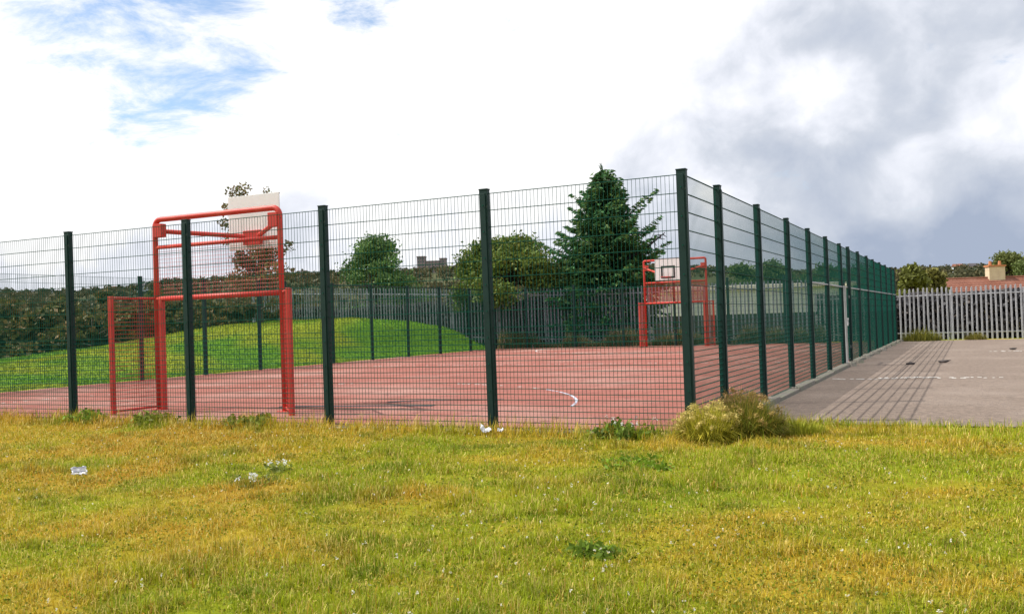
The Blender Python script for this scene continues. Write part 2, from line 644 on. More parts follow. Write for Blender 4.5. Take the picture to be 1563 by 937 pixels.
strip('surface_line', arc(-9.2, 1.9, 6.5, 12, 50), 0.055, M['paint_blue'], court, broken=0.22)
strip('surface_line', arc(-9.2, 1.9, 6.5, 50, 175), 0.06, M['paint'], court, broken=0.72, seed=2)
strip('surface_line', arc(-9.0, 31, 6.5, 184, 356), 0.08, M['paint'], court, broken=0.35, seed=3)
strip('surface_line', [(-19, 16.4), (-0.4, 16.4)], 0.07, M['paint'], court, broken=0.65, seed=4)
strip('surface_line', [(-8.2, 2.75), (-7.3, 2.9), (-6.2, 3.12), (-5.3, 3.2)], 0.2, M['darkline'], court, z=0.006)  # dark flat streak on the court, as is the next one
strip('surface_line', [(-6.6, 3.75), (-6.36, 4.0), (-5.6, 4.3), (-4.6, 4.4)], 0.18, M['darkline'], court, z=0.006)
strip('surface_line', [(-0.2 + 0.5, 9.5), (1.07, 9.4), (1.5, 9.75), (1.9, 9.9), (2.6, 9.8), (3.4, 9.85)], 0.11, M['paint'], yard,
      broken=0.30, seed=6, scuff=0.10)
strip('surface_line', [(1.07, 9.75), (1.9, 9.95), (2.4, 9.85)], 0.10, M['paint'], yard, z=0.008, broken=0.25, seed=8, scuff=0.09)
strip('surface_line', [(3.2, 21.6), (4.2, 21.5), (6.5, 21.7)], 0.16, M['paint'], yard, scuff=0.15, broken=0.4, seed=7)

# ------------------------------------------------------------------ welded mesh fence round the court
FH = 3.0
_panel = {}
H_Z = [0.06 + 0.0695 * k for k in range(19)] + [1.311 + 0.21 * k for k in range(1, 9)]


def panel_mesh(w, z0=0.05, z1=2.99):
    key = (round(w, 2), round(z0, 2), round(z1, 2))
    if key in _panel:
        return _panel[key]
    mb = MB()
    n = max(2, int(round(w / 0.0505)))
    t = 0.0020
    quad = [(0, 1, 5, 4), (1, 2, 6, 5), (2, 3, 7, 6), (3, 0, 4, 7)]
    for i in range(n + 1):
        x = -w / 2 + w * i / n
        mb.add([(x - t, -t, z0), (x + t, -t, z0), (x + t, t, z0), (x - t, t, z0),
                (x - t, -t, z1), (x + t, -t, z1), (x + t, t, z1), (x - t, t, z1)], quad)
    s = 0.0036
    for z in H_Z:
        if z < z0 or z > z1 + 0.01:
            continue
        for yy in (-0.0075, 0.0075):
            mb.add([(-w / 2, yy - s, z - s), (-w / 2, yy + s, z - s), (-w / 2, yy + s, z + s), (-w / 2, yy - s, z + s),
                    (w / 2, yy - s, z - s), (w / 2, yy + s, z - s), (w / 2, yy + s, z + s), (w / 2, yy - s, z + s)], quad)
    _panel[key] = mb.mesh('mesh_panel', M['wire'])
    return _panel[key]


post_me = MB().box(-0.056, 0.056, -0.040, 0.040, -0.5, FH + 0.035).mesh('post', M['post'], bevel=0.004)
cap_me = MB().box(-0.061, 0.061, -0.045, 0.045, FH + 0.0355, FH + 0.052).mesh('cap', M['post'], bevel=0.005)
bar_me = MB().box(-0.034, 0.034, -0.055, -0.042, 0.06, FH - 0.01).mesh('clamp_bar', M['post'], bevel=0.002)
bolt_mb = MB()
for k in range(9):
    bolt_mb.tube([(0, -0.055, 0.2 + k * 0.33), (0, -0.063, 0.2 + k * 0.33)], 0.009, 6)
bolt_me = bolt_mb.mesh('bolt_row', M['wire'])


def mesh_fence(label, A, B, stops, face, skip=(), bolts=False, first=True, last=True):
    """Posts and welded panels along the line A-B at the given distances; face +1/-1: side of the clamp bars."""
    A, B = Vector(A), Vector(B)
    d = (B - A).normalized()
    ang = math.atan2(d.y, d.x)
    root = empty('mesh_fence', (A.x, A.y, 0), ang)
    tag(root, label, 'fence', 'fence round the court')
    for i, s in enumerate(stops):
        if (i == 0 and not first) or (i == len(stops) - 1 and not last):
            continue
        p = link('post', post_me, root, (s, 0, 0))
        p.rotation_euler = (rs.uniform(-.008, .008), rs.uniform(-.006, .006), 0 if face > 0 else math.pi)
        link('cap', cap_me, p)
        b = link('clamp_bar', bar_me, p)
        if bolts:
            tag(link('bolts', bolt_me, b), kind='stuff')
    for i in range(len(stops) - 1):
        w = stops[i + 1] - stops[i]
        z0 = 2.08 if i in skip else 0.05
        o = link('mesh_panel', panel_mesh(w - 0.012, z0), root, ((stops[i] + stops[i + 1]) / 2, -0.0 * face, 0))
    return root


FRONT = [0.0] + [2.525 * k for k in range(1, 8)] + [18.95]
front = mesh_fence('tall dark green mesh fence along the grass, nearest the camera', (0, 0), (-10, 0), FRONT, -1, bolts=True)
SIDE = [0, 1.62, 4.15, 6.65, 9.11, 11.56, 14.15, 15.62, 18.05, 20.6, 23.0, 25.4, 27.7, 30.1, 32.3]
sidef = mesh_fence('tall dark green mesh fence receding beside the grey tarmac', (0, 0), (0, 10), SIDE, 1, skip=(6,), first=False)
LEFTF = [0, 2.4, 4.75, 7.1, 9.5, 12.05, 14.6, 15.95, 18.7, 21.3, 24.0, 26.7, 29.6, 32.3]
leftf = mesh_fence('green mesh fence on the far side of the court below the grass bank', (-18.95, 0), (-18.95, 10), LEFTF, -1, first=False)
BACK = [0, 1.75, 4.35, 6.85, 9.4, 11.9, 14.4, 16.9, 18.95]
backf = mesh_fence('green mesh fence at the back end of the court before the palisade', (-18.95, 32.3), (0, 32.3), BACK, 1,
                   first=False, last=False)
# top rail of the far side and the pale guard rail inside the side fence
MB().tube([(18.7, 0, 2.985), (32.3, 0, 2.985)], 0.022, 6).build('top_rail', M['post'], leftf)
for i in range(4, len(SIDE) - 1):
    if i == 6:
        continue
    MB().tube([(SIDE[i] + .06, -0.034, 1.97), (SIDE[i + 1] - .06, -0.034, 1.97)], 0.016, 6).build('guard_rail', M['galv'], sidef)
# concrete footings of the far posts
for s in SIDE[6:]:
    mb = MB()
    n = 9
    ring = [(s + 0.24 * math.cos(2 * math.pi * k / n) * rs.uniform(.8, 1.2), -0.14 - 0.2 * math.sin(2 * math.pi * k / n) * rs.uniform(.8, 1.2)) for k in range(n)]
    mb.add([(x, y, -0.05) for x, y in ring] + [(s + (x - s) * .7, -0.14 + (y + .14) * .7, 0.075 + rs.uniform(-.02, .02)) for x, y in ring],
           [(k, (k + 1) % n, n + (k + 1) % n, n + k) for k in range(n)] + [tuple(n + k for k in range(n))])
    mb.build('footing', M['concrete'], sidef)

# gate in the side fence
gate = tag(empty('gate', (0.0, 14.2, 0.0), math.pi / 2), 'narrow green mesh gate with pale galvanised post in the side fence', 'gate')
MB().box(0.04, 0.085, -0.095, -0.045, -0.2, 2.0).build('gate_post', M['rail'], gate, bevel=0.004)
gf = MB()
gf.box(0.13, 0.17, -0.02, 0.02, 0.1, 2.0)
gf.box(1.32, 1.36, -0.02, 0.02, 0.1, 2.0)
for z in (0.1, 1.02, 1.96):
    gf.box(0.172, 1.318, -0.018, 0.018, z, z + 0.04)
gf.build('gate_frame', M['post'], gate)
link('mesh_panel', panel_mesh(1.14, 0.14, 1.95), gate, (0.745, 0, 0))
MB().box(0.09, 0.42, -0.10, -0.06, 1.14, 1.19).box(0.13, 0.20, -0.115, -0.055, 1.00, 1.135).build('latch', M['rail'], gate)
MB().tube([(0.09, -0.07, 1.975), (0.50, -0.07, 1.975)], 0.02, 6).build('gate_stay', M['rail'], gate)
for z in (0.4, 1.7):
    MB().box(1.34, 1.44, -0.03, 0.03, z, z + 0.07).build('hinge', M['galv'], gate)


# ------------------------------------------------------------------ goal and basketball units
def wire_sheet(P0, P1, P2, P3, nu, nv, t, name, m, parent):
    """Welded wires over the quad P0-P1 (bottom) P3-P2 (top)."""
    P0, P1, P2, P3 = map(Vector, (P0, P1, P2, P3))
    mb = MB()
    for i in range(nu + 1):
        k = i / nu
        mb.tube([P0.lerp(P1, k), P3.lerp(P2, k)], t, 4, False)
    for j in range(nv + 1):
        k = j / nv
        mb.tube([P0.lerp(P3, k), P1.lerp(P2, k)], t, 4, False)
    return mb.build(name, m, parent)


def goal_unit(label, loc, rz, top, lw, rw, board_z, arm_z, c=0.14, wt=0.0028):
    """Local frame: +Y into the court, origin on the goal line. lw / rw: ends of the two low side panels."""
    g_ = tag(empty('goal_unit', loc, rz), label, 'goal', 'goals with basketball boards')
    hw, rt = 1.43, 0.049
    arcp = [(-hw, 0, 0)]
    for k in range(7):
        a = R_(180 - 15 * k)
        arcp.append((-hw + c + c * math.cos(a), 0, top - c + c * math.sin(a)))
    for k in range(7):
        a = R_(90 - 15 * k)
        arcp.append((hw - c + c * math.cos(a), 0, top - c + c * math.sin(a)))
    arcp.append((hw, 0, 0))
    MB().tube(arcp, rt, 12).build('hoop_frame', M['red'], g_, smooth=True)
    MB().tube([(-hw, 0, 2.92), (hw, 0, 2.92)], 0.036, 10).build('upper_bar', M['red'], g_, smooth=True)
    MB().tube([(-hw, 0, 1.99), (hw, 0, 1.99)], 0.046, 10).build('crossbar', M['red'], g_, smooth=True)
    for s in (-1, 1):
        if s < 0:
            MB().box(s * (hw - 0.105) - 0.045, s * (hw - 0.105) + 0.045, -0.04, 0.045, 0, 2.02).build('goal_post', M['red'], g_, bevel=0.006)
        MB().box(s * hw - 0.10, s * hw + 0.10, -0.10, 0.10, -0.01, 0.014).build('base_plate', M['red'], g_, bevel=0.003)
    wire_sheet((-hw, 0, 2.03), (hw, 0, 2.03), (hw, 0, 2.9), (-hw, 0, 2.9), 57, 13, wt, 'infill_mesh', M['red'], g_)
    for (sx, (ex, ey)) in ((-1, lw), (1, rw)):
        p = empty('side_panel', (0, 0, 0))
        p.parent = g_
        x0 = sx * (hw + 0.02)
        MB().box(ex - 0.036, ex + 0.036, ey - 0.036, ey + 0.036, 0, 2.03).build('panel_post', M['red'], p, bevel=0.005)
        MB().tube([(x0, 0, 2.0), (ex, ey, 2.0)], 0.022, 8).build('panel_rail', M['red'], p)
        MB().tube([(x0, 0, 0.06), (ex, ey, 0.06)], 0.022, 8).build('panel_rail', M['red'], p)
        n = max(6, int(math.hypot(ex - x0, ey) / 0.05))
        wire_sheet((x0, 0, 0.06), (ex, ey, 0.06), (ex, ey, 2.0), (x0, 0, 2.0), n, 28, 0.0034, 'panel_mesh', M['red'], p)
    # board on two arms
    by, bw = 1.0, 0.60
    bd = MB().box(-bw, bw, by - 0.012, by + 0.012, board_z, board_z + 1.0).build('board', M['board_sheet'], g_, bevel=0.004)
    fr = MB()
    fr.box(-bw, bw, by + 0.0135, by + 0.019, board_z + 0.002, board_z + 0.03).box(-bw, bw, by + 0.0135, by + 0.019, board_z + 0.97, board_z + 0.998)
    for (a, b, c0, c1) in ((-0.32, 0.32, 0.11, 0.19), (-0.32, 0.32, 0.58, 0.66), (-0.32, -0.24, 0.192, 0.578), (0.24, 0.32, 0.192, 0.578)):
        fr.box(a, b, by + 0.0135, by + 0.019, board_z + c0, board_z + c1)
    fr.build('painted_square', M['black'], bd)
    br = MB().box(-0.20, 0.20, by - 0.09, by - 0.014, board_z + 0.08, board_z + 0.34).build('bracket', M['red'], g_, bevel=0.006)
    for s in (-1, 1):
        MB().tube([(s * (hw - 0.03), 0.02, arm_z), (s * 0.16, by - 0.06, board_z + 0.24)], 0.042, 8).build('arm', M['red'], g_)
        MB().box(s * hw - 0.11 * s - 0.10, s * hw - 0.11 * s + 0.10, -0.065, 0.065, arm_z - 0.12, arm_z + 0.12).build('arm_plate', M['red'], g_, bevel=0.006)
    ring = [(0.225 * math.cos(2 * math.pi * k / 24), by + 0.40 + 0.225 * math.sin(2 * math.pi * k / 24), board_z + 0.16) for k in range(25)]
    rg = MB().tube(ring, 0.010, 6).box(-0.06, 0.06, by + 0.02, by + 0.19, board_z + 0.145, board_z + 0.175).build('ring', M['red'], g_)
    return g_


goal_unit('red goal frame with basketball board seen from behind, nearest the grass', (-8.90, 2.0, 0), 0.0, 3.42,
          (-1.45, -1.0), (2.06, -0.60), 2.86, 3.22)
goal_unit('red goal frame with white basketball board at the far end of the court', (-9.12, 31.0, 0), math.pi, 3.93,
          (-1.55, -0.7), (1.46, 0.75), 2.95, 3.6, 0.06, 0.0055)


# ------------------------------------------------------------------ palisade fences
def pale_mesh(h, gm_):
    """W-section pale with a triple pointed head."""
    mb = MB()
    xs = [-0.035, -0.018, 0.0, 0.018, 0.035]
    ys = [0.0, -0.018, 0.004, -0.018, 0.0]
    top = [h - 0.05, h - 0.01, h, h - 0.01, h - 0.05]
    vs_ = [(x, y, 0) for x, y in zip(xs, ys)] + [(x, y, t) for x, y, t in zip(xs, ys, top)]
    vs_ += [(x, y + 0.006, 0) for x, y in zip(xs, ys)] + [(x, y + 0.006, t) for x, y, t in zip(xs, ys, top)]
    fs_ = []
    for i in range(4):
        fs_ += [(i, i + 1, 5 + i + 1, 5 + i), (10 + i + 1, 10 + i, 15 + i, 15 + i + 1), (5 + i, 5 + i + 1, 16 + i, 15 + i)]
    fs_ += [(0, 5, 15, 10), (4, 14, 19, 9)]
    mb.add(vs_, fs_)
    return mb.mesh('pale', gm_)


def palisade(label, X0, X1, Y, h, step, base, gm_):
    root = tag(empty('palisade_fence', (X0, Y, 0)), label, 'fence', 'palisade fences')
    pm = pale_mesh(h, gm_)
    n = int((X1 - X0) / step)
    for i in range(n + 1):
        x = i * step
        o = link('pale', pm, root, (x, rs.uniform(-.004, .004), base(X0 + x) + rs.uniform(-.025, .025)))
        o.rotation_euler = (rs.uniform(-.012, .012), rs.uniform(-.010, .010), rs.uniform(-.1, .1))
    k = 0.0
    while k < X1 - X0 - 0.01:
        e_ = min(k + 2.75, X1 - X0)
        za, zb = base(X0 + k), base(X0 + e_)
        for f in (0.30, h - 0.34):
            MB().tube([(k + .01, 0.038, za + f), (e_ - .01, 0.038, zb + f)], 0.026, 4).build('rail', gm_, root)
        MB().box(k - 0.05, k + 0.05, 0.072, 0.13, za - 0.6, za + h - 0.12).build('post', gm_, root)
        k = e_
    return root


palisade('light grey steel palisade fence behind the tarmac yard on the right', -3.4, 9.0, 33.5, 2.24, 0.185, lambda x: 0.0, M['galv'])
palisade('tall grey steel palisade fence behind the court, below the trees', -36.0, -3.6, 33.6, 2.9, 0.185,
         lambda x: float(np.interp(x, [-36, -33, -21.7, -15, -3], [0.95, 0.84, 0.33, 0.03, -0.06])), M['galv_shaded'])


# ------------------------------------------------------------------ vegetation builders
def leaf_quads(pos, size, colr, rng, aspect=0.55, up=0.0, dirs=None):
    """One folded diamond per leaf (two triangles) -> vertices, faces, colours."""
    n = len(pos)
    a = rng.normal(size=(n, 3)) if dirs is None else dirs + rng.normal(size=(n, 3)) * 0.35
    a[:, 2] = a[:, 2] * (1 - up) - up * 0.4
    a /= np.linalg.norm(a, axis=1, keepdims=True) + 1e-9
    b = np.cross(a, rng.normal(size=(n, 3)))
    b /= np.linalg.norm(b, axis=1, keepdims=True) + 1e-9
    s = np.asarray(size).reshape(-1, 1)
    V = np.stack([pos - a * s * .5, pos + b * s * aspect * .5 + a * s * 0.05, pos + a * s * .5, pos - b * s * aspect * .5 + a * s * 0.05], 1).reshape(-1, 3)
    k = np.arange(n)[:, None] * 4
    F = np.concatenate([k + np.array([[0, 1, 2]]), k + np.array([[0, 2, 3]])], 0)
    return V, F, np.repeat(colr, 4, 0)


def vary(base, n, rng, amt=0.25, alt=None, altf=0.2):
    c = np.tile(np.array(base, float), (n, 1)) * (1 + amt * rng.normal(size=(n, 1)).clip(-2, 2))
    if alt is not None:
        mk = rng.random(n) < altf
        c[mk] = np.array(alt) * (1 + amt * rng.normal(size=(mk.sum(), 1)).clip(-2, 2))
    return c.clip(0.003, 0.9)


def broad_tree(name, label, base, top, zlow, rx, ry, n, leaf, col, alt, seed, lobes=26, altf=0.25, sparse=0.0, lean=(0, 0), group=None,
               extra=(), ball=False):
    rng = np.random.default_rng(seed)
    x0, y0 = base
    z0 = gz(x0, y0) - 0.1
    root = tag(empty(name, (x0, y0, z0)), label, 'tree', group)
    H = top - z0
    zl = zlow - z0
    C, Rd = [], []
    for i in range(lobes):
        t = rng.random() ** 0.9
        zz = zl + (H - zl) * (0.10 + 0.83 * t)
        prof = math.sqrt(max(0.05, 1 - (2 * (0.14 + 0.80 * t) - 1) ** 2)) * (1.0 - 0.18 * t)
        if not ball:
            prof = (1 - t ** 1.7) ** 0.62 * (0.80 + 0.35 * rng.random())
        an = rng.random() * 2 * math.pi
        q = prof * (0.25 + 0.68 * rng.random() ** 0.6)
        r = (0.20 + 0.16 * rng.random()) * min(rx, ry, (H - zl) * .6)
        C.append((lean[0] * t + rx * q * math.cos(an), lean[1] * t + ry * q * math.sin(an), min(zz, H - r * .9)))
        Rd.append(r)
    for (ex, ey, ez, er) in extra:
        C.append((ex, ey, ez - z0))
        Rd.append(er)
    C, Rd = np.array(C), np.array(Rd)
    w = Rd ** 2.2
    pick = rng.choice(len(C), n, p=w / w.sum())
    d = rng.normal(size=(n, 3))
    d /= np.linalg.norm(d, axis=1, keepdims=True)
    rad = (rng.random(n) ** (0.45 - 0.2 * sparse)) * (1 + 0.22 * rng.normal(size=n)).clip(0.5, 1.6)
    P = C[pick] + d * (Rd[pick] * rad)[:, None] * np.array([1.08, 1.08, 0.85])
    tone = (0.75 + 0.5 * rng.random(len(C)))[pick][:, None]
    cc = vary(col, n, rng, 0.20, alt, altf) * tone
    V, F, c4 = leaf_quads(P, leaf * (0.6 + 0.8 * rng.random(n)), cc, rng, 0.62)
    tb = MB()
    tr = 0.035 * H ** 0.9 + 0.03
    knee = Vector((lean[0] * .3, lean[1] * .3, zl + (H - zl) * 0.25))
    crown_top = Vector((lean[0] * .8, lean[1] * .8, H * 0.90))
    tb.tube([(0, 0, -0.3), (0.02, 0.01, zl * .5), knee, crown_top], [tr * 1.25, tr, tr * .75, tr * .15], 8)
    for c, r in zip(C[:], Rd):
        k = rng.random() * 0.6
        s = knee.lerp(crown_top, k) if c[2] > knee.z else Vector((0, 0, max(0.15, c[2] * .7)))
        e_ = Vector(c)
        mid = s.lerp(e_, .55) + Vector((0, 0, 0.06 * H * (rng.random() - .2)))
        tb.tube([s, mid, e_], [tr * .38, tr * .24, tr * .06], 5, False)
    tb.build('trunk', M['bark'], root, smooth=True)
    link('crown', np_mesh('crown', V, F, M['leaf'], c4), root)
    return root


def conifer(label, base, top, rmax, seed, n_lv=46):
    rng = np.random.default_rng(seed)
    x0, y0 = base
    z0 = gz(x0, y0) - 0.1
    root = tag(empty('spruce_tree', (x0, y0, z0)), label, 'tree')
    H = top - z0
    tb = MB()
    tb.tube([(0, 0, -.3), (0, 0, H * .5), (0.03, 0, H)], [0.22, 0.12, 0.015], 8)
    P, S, D, Cc = [], [], [], []
    for i in range(n_lv):
        t = (i + rng.random() * .6) / n_lv
        z = H * (0.10 + 0.885 * t)
        rr = rmax * (1 - t) ** 0.66 * min(1.0, 0.62 + 1.3 * t) * (0.86 + 0.28 * rng.random()) + 0.06
        nb = int(6 + 6 * (1 - t))
        off = rng.random() * 6.28
        for k in range(nb):
            an = off + 2 * math.pi * k / nb + rng.normal() * .22
            ln = rr * (0.62 + 0.46 * rng.random()) * (0.92 + 0.22 * math.sin(2.0 * an + 1.0 + 3 * t)) * (1.22 if rng.random() < .12 else 1.0)
            rise = 0.22 + 0.55 * t + 0.15 * rng.normal()
            m_ = max(5, int(ln / 0.085))
            tt = (np.arange(m_) + rng.random(m_)) / m_
            zc = z + ln * (rise * tt - 0.36 * (1 - t * .7) * tt ** 2) + 0.30 * ln * np.maximum(tt - .75, 0)
            dirv = np.array([math.cos(an), math.sin(an), 0.0])
            sidev = np.array([-math.sin(an), math.cos(an), 0.0])
            if ln > .4:
                tb.tube([(0, 0, z), tuple(dirv * ln * .55 + [0, 0, float(np.interp(.55, np.sort(tt), zc))]),
                         tuple(dirv * ln * .95 + [0, 0, float(zc[-1])])], [0.025, 0.014, 0.004], 4, False)
            for s in (-1, 0, 1):
                w = 0.34 * ln * (1 - tt) + 0.07
                lat = s * w * (0.5 + .6 * rng.random(m_))
                p = dirv[None] * (ln * tt)[:, None] + sidev[None] * lat[:, None]
                p[:, 2] += zc - np.abs(lat) * .25 + rng.normal(size=m_) * .03
                P.append(p)
                S.append(0.17 + 0.12 * rng.random(m_) + 0.03 * (1 - t))
                D.append(np.tile(dirv + sidev * s * .8 + np.array([0, 0, -.25]), (m_, 1)))
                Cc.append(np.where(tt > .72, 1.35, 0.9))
    m_ = 5200                      # inner sprays that close the crown, and thin sprigs at the tip
    t = rng.random(m_) ** 1.15
    an = rng.random(m_) * 2 * math.pi
    q = rmax * (1 - t) ** 0.66 * np.minimum(1.0, 0.62 + 1.3 * t) * (0.25 + 0.62 * rng.random(m_)) + .03
    P.append(np.stack([q * np.cos(an), q * np.sin(an), H * (0.11 + 0.88 * t) - q * .10], -1))
    S.append(0.20 + 0.12 * rng.random(m_))
    D.append(np.stack([np.cos(an), np.sin(an), -.25 + 0 * an], -1))
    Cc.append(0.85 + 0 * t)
    for k in range(9):
        a_, l_ = rng.random() * 6.28, rng.uniform(.25, .6)
        tt = np.linspace(0, 1, 9)
        zb_ = H * rng.uniform(.95, 1.0)
        P.append(np.stack([l_ * .45 * tt * math.cos(a_), l_ * .45 * tt * math.sin(a_), zb_ + l_ * tt], -1))
        S.append(0.16 - .07 * tt)
        D.append(np.tile(np.array([math.cos(a_) * .4, math.sin(a_) * .4, 1.0]), (9, 1)))
        Cc.append(1.0 + 0 * tt)
    P, S, D, Cc = np.concatenate(P), np.concatenate(S), np.concatenate(D), np.concatenate(Cc)
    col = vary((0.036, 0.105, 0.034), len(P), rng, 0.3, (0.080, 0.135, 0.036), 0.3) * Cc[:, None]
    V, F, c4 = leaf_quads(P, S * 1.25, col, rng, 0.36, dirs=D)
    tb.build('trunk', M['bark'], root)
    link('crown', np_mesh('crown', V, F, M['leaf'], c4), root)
    # a dead bare limb sticking out near the foot of the crown
    dl = MB()
    a, b = Vector((1.3, -0.6, 4.30 - z0)), Vector((3.55, -1.2, 5.45 - z0))
    dl.tube([a, a.lerp(b, .5) + Vector((0, 0, -.12)), b], [0.085, 0.07, 0.02], 6)
    for k in range(22):
        p = a.lerp(b, 0.25 + .033 * k)
        q = p + Vector((rng.normal() * .24, rng.normal() * .24, rng.normal() * .2 - .22 * (1 - k / 22)))
        dl.tube([p, q], [0.034, 0.010], 4)
    dl.build('limb', M['dead_wood'], root)
    return root


# ------------------------------------------------------------------ trees behind the court
conifer('tall dark green spruce behind the palisade, left of the far goal', (-13.95, 35.2), 9.0, 4.0, 5, 60)
broad_tree('broadleaf_tree', 'low spreading olive green tree overhanging the palisade beside the spruce', (-19.3, 34.6), 6.0, 1.75, 4.2, 2.9,
           40000, 0.17, (0.115, 0.175, 0.032), (0.16, 0.175, 0.036), 11, lobes=60, altf=0.22)
broad_tree('broadleaf_tree', 'rounded mid green tree standing alone behind the palisade', (-33.0, 42.3), 7.5, 1.2, 3.5, 2.8, 24000, 0.19,
           (0.095, 0.175, 0.050), (0.150, 0.225, 0.070), 12, lobes=44)
rowan = broad_tree('broadleaf_tree', 'sparse brownish tree with a thin leafy leader rising behind the near goal', (-27.6, 24.6), 5.7, 1.9, 1.8, 1.6,
                   4800, 0.15, (0.20, 0.135, 0.070), (0.15, 0.155, 0.07), 13, lobes=26, altf=0.4, sparse=1.0,
                   extra=((-1.3, -.6, 5.8, .36), (-1.35, -.62, 6.5, .34), (-1.25, -.6, 7.2, .34), (-.9, -.45, 7.95, .40), (-.55, -.3, 8.1, .36), (.45, .2, 8.0, .22), (1.25, .6, 5.3, .35)), ball=True)
rng0 = np.random.default_rng(77)


def at_depth(px, py, t):
    return CAM + (AX_F + (px - 781.5) / F_PX * AX_R - (py - 468.5) / F_PX * AX_U) * t


# dark thicket beyond the bank on the left
TH = [(-40, 452, 43), (18, 462, 44), (62, 470, 42), (100, 455, 47), (140, 478, 41), (168, 462, 46), (205, 470, 43), (246, 456, 48),
      (285, 462, 45), (322, 455, 50), (368, 462, 47), (20, 444, 62), (95, 446, 66), (160, 443, 70), (235, 440, 64), (300, 438, 68), (-60, 444, 60),
      (392, 440, 60), (450, 442, 70)]
ORD = ['first', 'second', 'third', 'fourth', 'fifth', 'sixth', 'seventh', 'eighth', 'ninth', 'tenth', 'eleventh']
NEAR_ORDER = sorted(q[0] for q in TH if q[2] < 55)
FAR_ORDER = sorted(q[0] for q in TH if q[2] >= 55)
for i, (px, py, t) in enumerate(TH):
    p = at_depth(px, py, t)
    tone = rng0.random()
    col = (0.065 + .07 * tone, 0.078 + .04 * tone, 0.020 + .012 * tone)
    alt = (0.19, 0.125, 0.045) if i % 3 else (0.11, 0.12, 0.035)
    nearer = t < 55
    broad_tree('thicket_tree', ORD[NEAR_ORDER.index(px)] + ' dark bushy tree from the left in the near row beyond the bank' if nearer else
               ORD[FAR_ORDER.index(px)] + ' brownish tree from the left in the wood behind the thicket', (p[0], p[1]), p[2] - 0.05, gz(p[0], p[1]) - 0.2, 2.2 + 1.0 * rng0.random(), 2.0, 5200 if nearer else 3400,
               0.24 if nearer else 0.33, col, alt, 100 + i, lobes=22, altf=0.3, group='thicket trees beyond the bank' if nearer else 'wood behind the thicket')

# greenery on the right, behind the palisade
RT = [(1392, 402, 56, 1.55, 'olive green bush rising over the palisade next to the court fence', (0.085, 0.095, 0.022)),
      (1426, 406, 58, 1.3, 'yellowish bush over the palisade just left of the tiled roof', (0.11, 0.105, 0.030)),
      (1532, 384, 96, 2.7, 'rounded pale green tree directly behind the chimney', (0.085, 0.10, 0.030)),
      (1580, 392, 92, 2.8, 'green tree at the right edge behind the tiled roof', (0.070, 0.095, 0.028)),
      (1130, 402, 76, 2.6, 'dark green tree behind the white hut, nearest the far goal', (0.055, 0.080, 0.026)),
      (1185, 396, 80, 2.8, 'dark green tree behind the middle of the white hut', (0.055, 0.080, 0.026)),
      (1250, 400, 78, 3.0, 'dark green tree behind the right end of the white hut', (0.055, 0.080, 0.026)),
      (1315, 402, 80, 2.8, 'dark green tree seen through the far end of the side fence', (0.055, 0.080, 0.026))]
for i, (px, py, t, r, lb, col) in enumerate(RT):
    p = at_depth(px, py, t)
    broad_tree('broadleaf_tree', lb, (p[0], p[1]), p[2], max(gz(p[0], p[1]) + .2, p[2] - 4.6), r, r, 8500, 0.25, tuple(1.5 * c for c in col), tuple(2.1 * c for c in col), 300 + i, lobes=24)


def hedge(label, X0, X1, Y, zt, col, alt, n, seed, base):
    rng = np.random.default_rng(seed)
    root = tag(empty('hedge', (X0, Y, 0)), label, 'hedge')
    x = rng.uniform(0, X1 - X0, n)
    tz = zt + 0.5 * (fbm(x * .7, 0 * x, seed, 3) - .5)
    b = base(X0 + x)
    z = b + (tz - b) * rng.random(n) ** .8
    y = rng.normal(size=n) * .28
    V, F, c = leaf_quads(np.stack([x, y, z], -1), .16 + .1 * rng.random(n), vary(col, n, rng, .3, alt, .3), rng, .7)
    st = MB()
    for i in range(int((X1 - X0) / .8)):
        q = (i + .5) * .8
        st.tube([(q, 0, -2.5), (q + rng.normal() * .1, rng.normal() * .1, zt - .3)], [.05, .02], 5, False)
    tag(st.build('stems', M['bark'], root), kind='stuff')
    tag(link('foliage', np_mesh('foliage', V, F, M['leaf'], c), root), kind='stuff')


hedge('dark greyish hedge close behind the right palisade', -3.5, 10.5, 34.5, 2.05, (0.080, 0.080, 0.088), (0.14, 0.125, 0.12), 26000, 8, lambda x: x * 0 - 0.6)
hedge('dark shady hedge close behind the tall palisade at the back of the court', -36.0, -12.0, 34.5, 2.45, (0.052, 0.058, 0.056), (0.11, 0.09, 0.08), 46000, 9,
      lambda x: np.interp(x, [-36, -21, -3], [0.3, 0.1, -0.6]))


# ------------------------------------------------------------------ buildings behind
M['white_wall'] = mat('white_cladding', (0.66, 0.74, 0.80), (0.58, 0.66, 0.73), scale=1.5, rough=0.7)
M['brick'] = mat('dark_brick', (0.060, 0.058, 0.056), (0.04, 0.04, 0.042), scale=4, rough=0.9)
M['render_wall'] = mat('cream_render', (0.62, 0.52, 0.38), (0.52, 0.42, 0.31), scale=2.5, rough=0.85)
M['tile'] = mat('red_brown_roof_tile', (0.235, 0.090, 0.058), (0.17, 0.068, 0.046), scale=3, rough=0.85, c3=(0.26, 0.12, 0.085), scale3=.8)
M['tile_dark'] = mat('slate', (0.11, 0.10, 0.11), (0.08, 0.075, 0.085), scale=3, rough=0.8)
M['glass'] = mat('window_glass', (0.035, 0.045, 0.055), (0.05, 0.06, 0.07), scale=.5, rough=0.08, spec=0.6)
M['terracotta'] = mat('terracotta', (0.50, 0.21, 0.10), (0.40, 0.17, 0.09), scale=6, rough=0.8)
M['stone'] = mat('hazy_sandstone', (0.30, 0.24, 0.225), (0.24, 0.20, 0.19), scale=.3, rough=0.9)  # lightened stone with distance haze mixed into its colour

